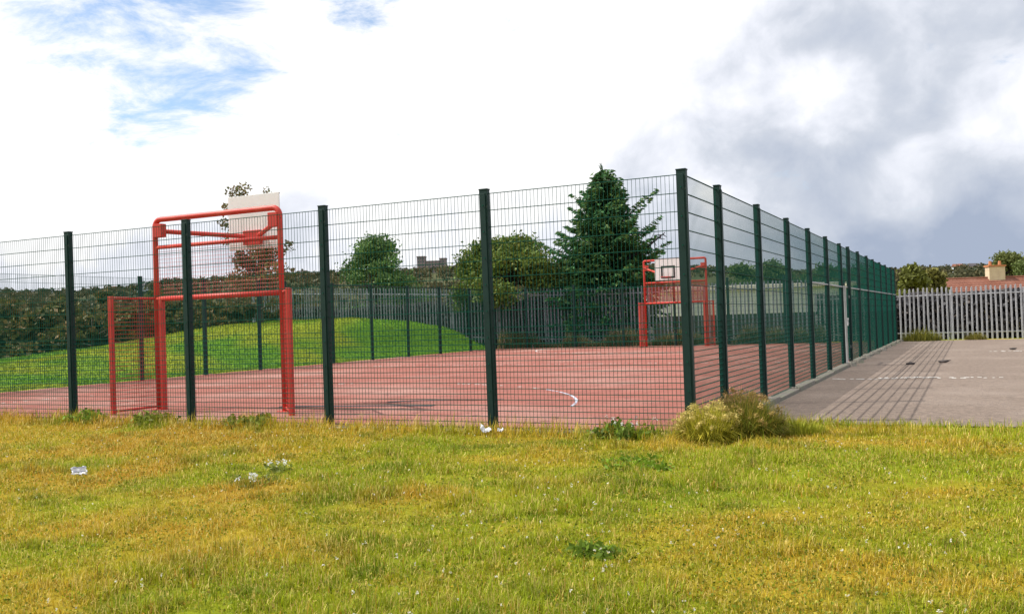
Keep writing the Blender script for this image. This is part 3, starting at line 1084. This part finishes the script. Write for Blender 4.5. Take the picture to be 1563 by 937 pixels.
# long hut behind the palisade
hut = tag(empty('hut', (-14.2, 43.6, 0)), 'long low white clad hut with dark brick base behind the palisade', 'building')
hut.rotation_euler = (0, 0, R_(24))
MB().box(0, 11.8, 0, 5, -3.2, 1.36).build('base_wall', M['brick'], hut)
hw_ = MB().box(-0.04, 11.84, -0.04, 5.04, 1.363, 2.85).build('wall', M['white_wall'], hut)
for i in range(39):
    MB().box(0.05 + i * 0.3, 0.10 + i * 0.3, -0.075, -0.042, 1.37, 2.84).build('cladding_rib', M['white_wall'], hw_)
MB().box(-0.3, 12.1, -0.35, 5.3, 2.853, 3.08).build('roof', M['board'], hut, bevel=0.02)


def gable_house(name, label, loc, rz, L_, D_, hwall, hridge, wallm, roofm, hip=0.0, tiles=False, chim=None, cat='building', group=None, wins=3):
    h = tag(empty(name, loc, rz), label, cat, group)
    MB().box(0, L_, 0, D_, -3.0, hwall).build('wall', wallm, h)
    e_ = 0.3
    rb = MB()
    vs_ = [(-e_, -e_, hwall), (L_ + e_, -e_, hwall), (L_ + e_, D_ + e_, hwall), (-e_, D_ + e_, hwall), (hip, D_ / 2, hridge), (L_ - hip, D_ / 2, hridge)]
    rb.add(vs_, [(0, 1, 5, 4), (2, 3, 4, 5), (1, 2, 5), (3, 0, 4), (3, 2, 1, 0)])
    rf = rb.build('roof', roofm, h)
    if tiles:      # courses of tiles on the slope that faces the yard
        sl_ = Vector((0, D_ / 2 + e_, hridge - hwall))
        n = 11
        for i in range(n):
            a, b = i / n, (i + 1) / n
            x0 = -e_ + (hip + e_) * a
            x1 = L_ + e_ - (hip + e_) * a
            cm = MB()
            lift = 0.035
            k = int((x1 - x0) / 0.34)
            for j in range(k):
                xa = x0 + (x1 - x0) * j / k
                xb = x0 + (x1 - x0) * (j + 0.93) / k
                ya, yb_ = -e_ + sl_.y * a, -e_ + sl_.y * min(1, b * 1.0)
                za, zb = hwall + sl_.z * a + lift, hwall + sl_.z * b + 0.008
                xb2 = min(xb, L_ + e_ - (hip + e_) * b)
                xa2 = max(xa, -e_ + (hip + e_) * b)
                cm.add([(xa, ya - .02, za), (xb, ya - .02, za), (xb2, yb_, zb), (xa2, yb_, zb), (xa, ya - .02, za - .03), (xb, ya - .02, za - .03)],
                       [(0, 1, 2, 3), (4, 5, 1, 0)])
            tag(cm.build('tile_course', roofm, rf), kind='stuff')
        MB().tube([(hip, D_ / 2, hridge + .03), (L_ - hip, D_ / 2, hridge + .03)], 0.11, 6).build('ridge', roofm, rf)
    if chim:
        cx, cy, cw, cz0, cz1 = chim
        c = MB().box(cx - cw / 2, cx + cw / 2, cy - .4, cy + .4, cz0, cz1).build('chimney', M['render_wall'], rf, bevel=0.02)
        MB().box(cx - cw / 2 - .07, cx + cw / 2 + .07, cy - .47, cy + .47, cz1 + .002, cz1 + .14).build('chimney_cap', M['terracotta'], rf)
        for k in (-.3, .3):
            MB().tube([(cx + k * cw, cy, cz1 + .142), (cx + k * cw, cy, cz1 + .50)], [0.15, 0.11], 8).build('chimney_pot', M['terracotta'], rf)
    for i in range(wins):
        x = L_ * (i + .5) / wins
        f_ = MB().box(x - .55, x + .55, -0.06, -0.003, hwall - 1.7, hwall - .4).build('window', M['board'], h)
        MB().box(x - .47, x + .47, -0.068, -0.062, hwall - 1.62, hwall - .48).build('pane', M['glass'], f_)
    return h


pb = at_depth(1432, 452, 78)
zr = at_depth(1500, 425, 82)[2]
gable_house('bungalow', 'bungalow with red brown tiled roof and cream chimney behind the right palisade', (pb[0], pb[1], 0), R_(24), 15, 7.0, zr - 2.1, zr,
            M['render_wall'], M['tile'], hip=2.2, tiles=True, chim=(6.35, 3.5, 1.35, zr - .9, zr + 0.95))


def hill_point(px, rr):
    d = AX_F + (px - 781.5) / F_PX * AX_R
    h = np.array([d[0], d[1]])
    h /= np.linalg.norm(h)
    x, y = CAM[0] + h[0] * rr, CAM[1] + h[1] * rr
    return x, y, gz(x, y)


# blocks of flats on the hill crest
x, y, z = hill_point(662, 1180)
fl = tag(empty('tenement_block', (x, y, z), R_(22)), 'grey brown castle-like block of flats on the distant hill crest', 'building')
for nm, (x0, x1, y0, y1, h) in (('wall', (-17, 9, 0, 12, 19)), ('tower', (-19, -9, -2, 10, 25)), ('tower', (9.1, 17, 1, 11, 22)), ('wing', (17.1, 34, 2, 11, 12))):
    w_ = MB().box(x0, x1, y0, y1, -10, h).build(nm, M['stone'], fl)
    MB().box(x0 - .5, x1 + .5, y0 - .5, y1 + .5, h + .01, h + 1.2).build('parapet', M['stone'], w_)
    for i in range(int((x1 - x0) / 3.2)):
        for j in range(int(h / 4)):
            MB().box(x0 + 1 + i * 3.2, x0 + 2.4 + i * 3.2, y0 - .12, y0 - .02, 2 + j * 4, 4.2 + j * 4).build('window', M['glass'], w_)
HH = [(610, 1150, 'slate', 'grey roofed house on the hill just left of the flats'), (718, 1160, 'tile', 'house on the hill just right of the flats'),
      (455, 1120, 'slate', 'small pale house on the hill right of the near goal'), (1398, 1000, 'slate', 'pale house on the far hill, leftmost right of the court fence'),
      (1458, 1050, 'tile', 'pale house on the far hill above the left end of the tiled roof'), (1487, 980, 'slate', 'white house on the far hill just left of the chimney'),
      (60, 1180, 'slate', 'pale house on the far left skyline'), (165, 1150, 'tile', 'brown house on the far left hill'), (205, 1000, 'slate', 'pale house on the hill left of the near goal')]
for i, (px, rr, rm, lb) in enumerate(HH):
    x, y, z = hill_point(px, rr)
    gable_house('hill_house', lb, (x, y, z + 1.0), YAW + (0.3 if i % 2 else -0.2), 11, 8, 4.5, 7.5, M['white_wall'] if i % 2 == 0 else M['render_wall'],
                M['tile_dark'] if rm == 'slate' else M['tile'], wins=4)

# far woods on the hillside: one mass
ph = (1 + 5 ** .5) / 2
ico = np.array([(-1, ph, 0), (1, ph, 0), (-1, -ph, 0), (1, -ph, 0), (0, -1, ph), (0, 1, ph), (0, -1, -ph), (0, 1, -ph), (ph, 0, -1), (ph, 0, 1), (-ph, 0, -1), (-ph, 0, 1)], float)
ico /= np.linalg.norm(ico[0])
icof = np.array([(0, 11, 5), (0, 5, 1), (0, 1, 7), (0, 7, 10), (0, 10, 11), (1, 5, 9), (5, 11, 4), (11, 10, 2), (10, 7, 6), (7, 1, 8), (3, 9, 4), (3, 4, 2), (3, 2, 6), (3, 6, 8), (3, 8, 9),
                 (4, 9, 5), (2, 4, 11), (6, 2, 10), (8, 6, 7), (9, 8, 1)])
rw = np.random.default_rng(41)
nW = 7600
az = rw.uniform(R_(-40), R_(40), nW) - 0.0
rr = 260 + 1160 * rw.random(nW) ** .75
hx = CAM[0] + rr * (np.sin(az) * math.cos(YAW) - np.cos(az) * math.sin(YAW))
hy = CAM[1] + rr * (np.sin(az) * math.sin(YAW) + np.cos(az) * math.cos(YAW))
keep = fbm(hx / 95, hy / 95, 61, 3) > 0.36 - 0.10 * sstep(900, 1250, rr)
hx, hy, rr = hx[keep], hy[keep], rr[keep]
hz = ground_z(hx, hy)
nW = len(hx)
rad = rw.uniform(2.6, 5.4, nW)
sub = 34
dd = rw.normal(size=(nW * sub, 3))
dd /= np.linalg.norm(dd, axis=1, keepdims=True)
dd[:, 2] = np.abs(dd[:, 2]) * 1.25 - 0.25
V = np.repeat(np.stack([hx, hy, hz + rad * 0.55], -1), sub, 0) + dd * (np.repeat(rad, sub) * rw.uniform(.45, 1.08, nW * sub))[:, None]
tone = np.repeat(rw.random(nW), sub)[:, None]
wc = np.array([0.042, 0.056, 0.028]) + tone * np.array([0.085, 0.052, 0.020])
wc = wc * (0.75 + .5 * rw.random((nW * sub, 1)))
V, F, wc = leaf_quads(V, np.repeat(rad, sub) * rw.uniform(.35, .7, nW * sub), wc, rw, .8)
tag(link('far_woods', np_mesh('far_woods', V.reshape(-1, 3), F, M['leaf'], wc)), 'dull green woods covering the distant hillside', 'woods', kind='stuff')


# ------------------------------------------------------------------ grass and weeds
def blades(x, y, z, ln, wd, col, rng, lean=0.45, az=None):
    """Two-segment tapering blades: 5 vertices, 3 triangles each."""
    n = len(x)
    a = rng.random(n) * 2 * math.pi if az is None else az
    dx, dy = np.cos(a), np.sin(a)
    px, py = -dy, dx
    tilt = np.abs(rng.normal(size=n)) * lean + 0.08
    base = np.stack([x, y, z], -1)
    dirv = np.stack([dx, dy, np.zeros(n)], -1)
    wv = np.stack([px, py, np.zeros(n)], -1) * (wd / 2)[:, None]
    t1, t2 = tilt * .5, np.minimum(tilt * 1.5, 1.9)
    mid = base + (dirv * np.sin(t1)[:, None] + np.array([0, 0, 1]) * np.cos(t1)[:, None]) * (ln * .55)[:, None]
    tip = mid + (dirv * np.sin(t2)[:, None] + np.array([0, 0, 1]) * np.cos(t2)[:, None]) * (ln * .45)[:, None]
    V = np.stack([base - wv, base + wv, mid + wv * .8, mid - wv * .8, tip], 1).reshape(-1, 3)
    k = np.arange(n)[:, None] * 5
    F = np.concatenate([k + np.array([[0, 1, 2]]), k + np.array([[0, 2, 3]]), k + np.array([[3, 2, 4]])], 0)
    return V, F, np.repeat(col, 5, 0)


gr = np.random.default_rng(19)
nB = 900000
rr = 3.4 + 15.5 * gr.random(nB) ** 1.25
az = gr.uniform(R_(-37), R_(37), nB)
bx = CAM[0] + rr * (np.sin(az) * math.cos(YAW) - np.cos(az) * math.sin(YAW))
by = CAM[1] + rr * (np.sin(az) * math.sin(YAW) + np.cos(az) * math.cos(YAW))
ed = 1.46 + 0.25 * fbm(bx * 0.9, 0 * bx, 4, 3)
clump = fbm(bx * 5.5, by * 5.5, 71, 3)
ok = (((bx < 0.12) & (by < 0.0)) | ((bx >= 0.12) & (by < ed + gr.normal(size=nB) * 0.06))) & (gr.random(nB) < (0.40 + 1.0 * sstep(0.32, 0.62, clump)) * (1 - 0.75 * sstep(0.60, 0.72, fbm(bx * 1.3 + 5, by * 1.7, 37, 4))))
bx, by, rr, clump = bx[ok], by[ok], rr[ok], clump[ok]
cut = 400000
bx, by, rr, clump = bx[:cut], by[:cut], rr[:cut], clump[:cut]
tn = 130
tcx, tcy = RNG.uniform(-8, 5.5, tn), RNG.uniform(-8.2, -0.3, tn)
tk = RNG.integers(60, 260, tn)
tx = np.repeat(tcx, tk) + gr.normal(size=tk.sum()) * np.repeat(RNG.uniform(.03, .12, tn), tk)
ty = np.repeat(tcy, tk) + gr.normal(size=tk.sum()) * np.repeat(RNG.uniform(.03, .10, tn), tk)
bx, by = np.concatenate([bx, tx]), np.concatenate([by, ty])
rr = np.concatenate([rr, np.hypot(tx - CAM[0], ty - CAM[1])])
clump = np.concatenate([clump, 0.6 + 0 * tx])
in_tuft = np.concatenate([np.zeros(len(bx) - len(tx)), np.repeat(RNG.uniform(.4, 1.0, tn), tk)])
n = len(bx)
near_fence = sstep(-0.75, -0.05, by) * (bx < 0.3)
tuft = sstep(0.48, 0.72, fbm(bx * 1.1, by * 1.1, 91, 3))
edge_t = sstep(0.8, 1.4, by) * (bx > 0.3)
ln = (0.026 + 0.036 * gr.random(n) + 0.05 * sstep(.45, .75, clump) * gr.random(n)) * (0.85 + 0.9 * tuft) + near_fence * gr.random(n) ** 1.4 * 0.26 + edge_t * gr.random(n) ** 2 * 0.12 + in_tuft * gr.random(n) * 0.05
wd = (0.0030 + 0.0022 * gr.random(n)) * (0.75 + rr / 11)
gc = grass_colour(bx, by)
u = gr.random(n)
gc[u < 0.20] = STRAW
gc[(u > 0.20) & (u < 0.27)] = GREEN * 1.15
gc[(u > 0.27) & (u < 0.30)] = RUST
tm = (in_tuft > 0) & (gr.random(n) < .7)
gc[tm] = gc[tm] * 0.45 + np.array([0.17, 0.24, 0.02]) * 0.45
gc = (gc * (1 + 0.22 * gr.normal(size=(n, 1)).clip(-2, 2))).clip(.004, .8)
V, F, c4 = blades(bx, by, ground_z(bx, by) - 0.008, ln, wd, gc, gr, 0.85)
tag(link('meadow_grass', np_mesh('meadow_grass', V, F, M['grass'], c4)), 'parched yellow green grass across the foreground', 'grass', kind='stuff')

# clover and small broad leaves low in the turf
nC = 90000
rr = 3.5 + 11.5 * gr.random(nC) ** 1.2
az = gr.uniform(R_(-36), R_(36), nC)
cx_ = CAM[0] + rr * (np.sin(az) * math.cos(YAW) - np.cos(az) * math.sin(YAW))
cy_ = CAM[1] + rr * (np.sin(az) * math.sin(YAW) + np.cos(az) * math.cos(YAW))
ok = (cy_ < -0.05) & (fbm(cx_ * 1.6, cy_ * 1.6, 47, 3) + .12 * gr.normal(size=nC) > 0.47)
cx_, cy_ = cx_[ok], cy_[ok]
nC = len(cx_)
P = np.stack([cx_, cy_, ground_z(cx_, cy_) + gr.uniform(.008, .050, nC)], -1)
cc_ = vary((0.17, 0.215, 0.016), nC, gr, .25, (0.36, 0.30, 0.04), .40)
V, F, c4 = leaf_quads(P, gr.uniform(.012, .026, nC), cc_, gr, .75)
tag(link('clover_leaves', np_mesh('clover_leaves', V, F, M['grass'], c4)), 'small clover leaves low among the foreground grass', 'clover', kind='stuff')

# mown bank
nB = 60000
bx = gr.uniform(-29, -19.25, nB)
by = gr.uniform(2, 36, nB)
gc = grass_colour(bx, by) * (1 + 0.25 * gr.normal(size=(nB, 1)).clip(-2, 2))
V, F, c4 = blades(bx, by, ground_z(bx, by) - .01, gr.uniform(.05, .12, nB), gr.uniform(.018, .035, nB), gc.clip(.004, .8), gr, 0.7)
tag(link('bank_grass', np_mesh('bank_grass', V, F, M['grass'], c4)), 'bright green mown grass on the bank beside the court', 'grass', kind='stuff')

# weeds along the foot of the palisade
nB = 9000
bx = gr.uniform(-19, -3, nB)
by = gr.uniform(32.5, 33.4, nB)
hgt = 0.25 + 0.95 * sstep(.35, .7, fbm(bx * .8, by * 0, 14, 3)) * gr.random(nB)
gc = vary((0.15, 0.165, 0.055), nB, gr, .3, (0.32, 0.25, 0.13), .4)
gc[gr.random(nB) < .08] = (0.60, 0.42, 0.45)
V, F, c4 = blades(bx, by, np.zeros(nB) - .06, hgt, gr.uniform(.02, .05, nB), gc, gr, .3)
tag(link('wall_weeds', np_mesh('wall_weeds', V, F, M['grass'], c4)), 'tall weeds along the foot of the palisade behind the court', 'weeds', kind='stuff')


def tussock(name, label, loc, n, hgt, rad, colr, alt, seed, plume=0, pcol=(0.50, 0.40, 0.20), cat='plant', group=None, wd=(.006, .012), lean=.5):
    rng = np.random.default_rng(seed)
    z0 = gz(*loc)
    root = tag(empty(name, (loc[0], loc[1], z0)), label, cat, group)
    a = rng.random(n) * 2 * math.pi
    q = rng.random(n) ** .6
    x, y = rad * q * np.cos(a), rad * q * np.sin(a)
    l = hgt * (0.45 + .6 * rng.random(n)) * (1.1 - .45 * q)
    V, F, c = blades(x, y, -.02 + 0 * x, l, rng.uniform(*wd, n), vary(colr, n, rng, .25, alt, .35), rng, lean, a + rng.normal(size=n) * .6)
    tag(link('blades', np_mesh('blades', V, F, M['grass'], c), root), kind='stuff')
    if plume:
        a = rng.random(plume) * 2 * math.pi
        q = rng.random(plume) ** .6
        P, D = [], []
        for i in range(plume):
            hh = hgt * (0.35 + .5 * rng.random()) * (1.1 - .45 * q[i])
            b = np.array([rad * 1.1 * q[i] * math.cos(a[i]), rad * 1.1 * q[i] * math.sin(a[i]), hh])
            m_ = 26
            t = rng.random(m_)
            P.append(b + np.stack([t * .09 * math.cos(a[i]), t * .09 * math.sin(a[i]), t * .07 - t * t * .06], -1) + rng.normal(size=(m_, 3)) * .014)
        P = np.concatenate(P)
        V, F, c = leaf_quads(P, .028 + .02 * rng.random(len(P)), vary(pcol, len(P), rng, .2), rng, .35)
        tag(link('seed_heads', np_mesh('seed_heads', V, F, M['grass'], c), root), kind='stuff')
    return root


def weed(label, loc, n, hgt, rad, colr, seed, leaf=0.09, flower=None, nf=0):
    rng = np.random.default_rng(seed)
    z0 = gz(*loc)
    root = tag(empty('weed', (loc[0], loc[1], z0)), label, 'plant', 'weeds in the grass')
    st = MB()
    P = []
    for i in range(max(5, n // 22)):
        a, q = rng.random() * 6.28, rng.random() ** .5
        b = Vector((rad * q * math.cos(a) * .6, rad * q * math.sin(a) * .6, -0.02))
        e_ = Vector((rad * q * math.cos(a), rad * q * math.sin(a), hgt * (.5 + .6 * rng.random()) * (1.1 - .5 * q)))
        st.tube([b, b.lerp(e_, .6) + Vector((0, 0, .02)), e_], [.005, .004, .002], 4, False)
        for k in range(22):
            t = .15 + .85 * rng.random()
            P.append(np.array(b.lerp(e_, t)) + rng.normal(size=3) * np.array([.045, .045, .025]))
    P = np.array(P)
    P[:, 2] = P[:, 2].clip(.015, None)
    tag(st.build('stems', M['stem'], root), kind='stuff')
    V, F, c = leaf_quads(P, leaf * (.6 + .7 * rng.random(len(P))), vary(colr, len(P), rng, .25), rng, .5)
    link('leaves', np_mesh('leaves', V, F, M['grass'], c), root)
    if nf:
        a, q = rng.random(nf) * 6.28, rng.random(nf) ** .5
        P = np.stack([rad * q * np.cos(a), rad * q * np.sin(a), hgt * (.9 + .3 * rng.random(nf))], -1)
        P = np.repeat(P, 10, 0) + rng.normal(size=(nf * 10, 3)) * .012
        V, F, c = leaf_quads(P, .013 + .009 * rng.random(len(P)), vary(flower, len(P), rng, .1), rng, .8)
        tag(link('flowers', np_mesh('flowers', V, F, M['grass'], c), root), kind='stuff')
    return root


M['stem'] = mat('stem', (0.10, 0.13, 0.03), (0.14, 0.12, 0.04), rough=0.8)
tussock('grass_tussock', 'blond seeding grass tussock at the foot of the corner post', (0.26, -0.30), 3200, 0.50, 0.27, (0.52, 0.47, 0.060), (0.29, 0.30, 0.03), 1, 80, (0.58, 0.48, 0.16), lean=.8)
tussock('grass_tussock', 'dark green and brown tall grass clump just right of the corner post', (0.58, 0.22), 3800, 0.56, 0.38, (0.17, 0.20, 0.026), (0.34, 0.27, 0.05), 2, 50,
        (0.42, 0.30, 0.10), lean=.75)
tussock('grass_tussock', 'brownish tall grass against the second fence post past the corner', (0.40, 0.75), 1300, 0.60, 0.28, (0.28, 0.24, 0.045), (0.42, 0.30, 0.08), 3, 70, (0.42, 0.27, 0.12))
tussock('grass_tussock', 'low yellow green grass clump spreading onto the tarmac edge', (1.05, 0.62), 1000, 0.22, 0.34, (0.36, 0.37, 0.035), (0.24, 0.28, 0.02), 4)
weed('leafy dark green weed at the fence foot left of the corner post', (-0.75, -0.18), 420, 0.20, 0.40, (0.15, 0.22, 0.030), 5, flower=(.75, .75, .72), nf=8)
weed('bushy green weed in front of the left goal upright', (-8.15, -0.15), 420, 0.24, 0.36, (0.22, 0.26, 0.035), 6)
weed('bright green weed between the first two fence posts on the left', (-9.60, -0.12), 420, 0.26, 0.30, (0.19, 0.29, 0.035), 7)
weed('olive green weed clump at the foot of the right goal upright', (-6.35, -0.15), 460, 0.24, 0.42, (0.21, 0.25, 0.040), 8)
weed('low green weed patch in the open grass below the corner', (0.02, -1.95), 700, 0.055, 0.42, (0.16, 0.26, 0.020), 9, leaf=.06)
weed('small dark green dock weed in the right foreground', (0.70, -4.85), 300, 0.05, 0.14, (0.14, 0.22, 0.022), 10, leaf=.06)
weed('white flowering clover patch in the left foreground', (-3.25, -3.60), 300, 0.07, 0.22, (0.20, 0.24, 0.04), 12, leaf=.05, flower=(.80, .82, .80), nf=9)
weed('small white flowering weed just right of the clover patch', (-3.42, -3.02), 120, 0.09, 0.09, (0.20, 0.24, 0.05), 13, leaf=.05, flower=(.80, .82, .82), nf=6)
tussock('grass_tussock', 'yellow green grass at the palisade foot next to the court fence', (0.95, 32.75), 900, 0.75, 0.75, (0.23, 0.22, 0.04), (0.14, 0.16, 0.03), 14, wd=(.015, .03))
tussock('grass_tussock', 'small yellow grass tuft midway along the right palisade foot', (3.0, 32.95), 500, 0.50, 0.40, (0.24, 0.21, 0.05), (0.15, 0.15, 0.03), 15, wd=(.015, .03))

# daisies and clover heads scattered through the meadow
nf = 1300
rr = 3.6 + 11 * gr.random(nf) ** 1.2
az = gr.uniform(R_(-34), R_(34), nf)
fx = CAM[0] + rr * (np.sin(az) * math.cos(YAW) - np.cos(az) * math.sin(YAW))
fy = CAM[1] + rr * (np.sin(az) * math.sin(YAW) + np.cos(az) * math.cos(YAW))
ok = (fy < -0.2) & (fbm(fx * 1.2, fy * 1.2, 23, 3) > 0.50)
fx, fy = fx[ok], fy[ok]
nf = len(fx)
fz = ground_z(fx, fy) + gr.uniform(.055, .10, nf)
P = np.repeat(np.stack([fx, fy, fz], -1), 5, 0) + gr.normal(size=(nf * 5, 3)) * .004
fc = np.repeat(vary((0.74, 0.72, 0.62), nf, gr, .08, (0.70, 0.50, 0.05), .15), 5, 0)
V, F, c4 = leaf_quads(P, .008 + .007 * gr.random(len(P)), fc, gr, .8)
tag(link('meadow_flowers', np_mesh('meadow_flowers', V, F, M['grass'], c4)), 'tiny white and yellow flower heads dotted through the grass', 'flowers', kind='stuff')


# ------------------------------------------------------------------ litter and debris
def crumpled(name, label, loc, sx, sy, rz, seed, m, hgt=0.05, tilt=(0, 0), lift=0.05):
    r = np.random.default_rng(seed)
    nx_, ny_ = 9, 7
    uu, vv = np.meshgrid(np.linspace(-.5, .5, nx_), np.linspace(-.5, .5, ny_), indexing='ij')
    zz = hgt * (fbm(uu * 4 + seed, vv * 4, seed, 3) - .5) * 2 + hgt * .6 * np.abs(uu) * 2
    xx = uu * sx + r.normal(size=uu.shape) * .006
    yy = vv * sy + r.normal(size=uu.shape) * .006
    top = np.stack([xx, yy, zz], -1).reshape(-1, 3)
    k = len(top)
    V_ = np.concatenate([top, top - np.array([0, 0, .0025])])
    ii = np.arange(nx_ * ny_).reshape(nx_, ny_)
    q_ = np.stack([ii[:-1, :-1], ii[1:, :-1], ii[1:, 1:], ii[:-1, 1:]], -1).reshape(-1, 4)
    o = link(name, np_mesh(name, V_, np.concatenate([q_, q_[:, ::-1] + k]), m), None, (loc[0], loc[1], gz(*loc) + lift))
    o.rotation_euler = (tilt[0], tilt[1], rz)
    return o


lit = tag(crumpled('litter_wrapper', '', (-5.45, -3.70), 0.14, 0.10, YAW + .5, 3, M['paper'], .02, (0.75, 0.0), 0.05),
          'white crumpled paper wrapper with dark stripes lying in the left grass', 'litter')
for k in (-0.025, 0.03):
    mb = MB()
    for i in range(6):
        xa, xb = -.06 + i * .02, -.06 + (i + 1) * .02
        z_ = lambda xq: .02 * .6 * abs(xq / .14) * 2 + .019
        mb.add([(xa, k - .008, z_(xa)), (xb, k - .008, z_(xb)), (xb, k + .008, z_(xb)), (xa, k + .008, z_(xa))], [(0, 1, 2, 3)])
    mb.build('stripe', M['print'], lit)
tag(crumpled('litter_bag', '', (-2.42, -0.42), 0.13, 0.09, YAW, 5, M['paper'], .05, (0.5, 0.2), 0.085),
    'crumpled white plastic litter in the grass below the middle of the front fence', 'litter')
tag(crumpled('litter_scrap', '', (-2.22, -0.40), 0.07, 0.045, YAW, 9, M['paper'], .03, (0.6, -0.2), 0.08),
    'small torn white scrap just right of the crumpled plastic litter', 'litter')
for i, (x, y, s, lb) in enumerate(((1.5, 14.6, .11, 'dark debris lump on the tarmac nearest the side fence'), (2.2, 15.3, .14, 'larger dark debris lump on the tarmac above the white line'),
                                   (4.0, 22.5, .14, 'dark debris lump on the tarmac farthest right'))):
    r = np.random.default_rng(60 + i)
    V_ = ico * np.array([s, s * .7, s * .3]) * (1 + .25 * r.normal(size=(12, 1)))
    V_[:, 2] += s * .22
    tag(link('debris', np_mesh('debris', V_, icof, M['rubber']), None, (x, y, 0)), lb, 'debris', 'debris on the yard')
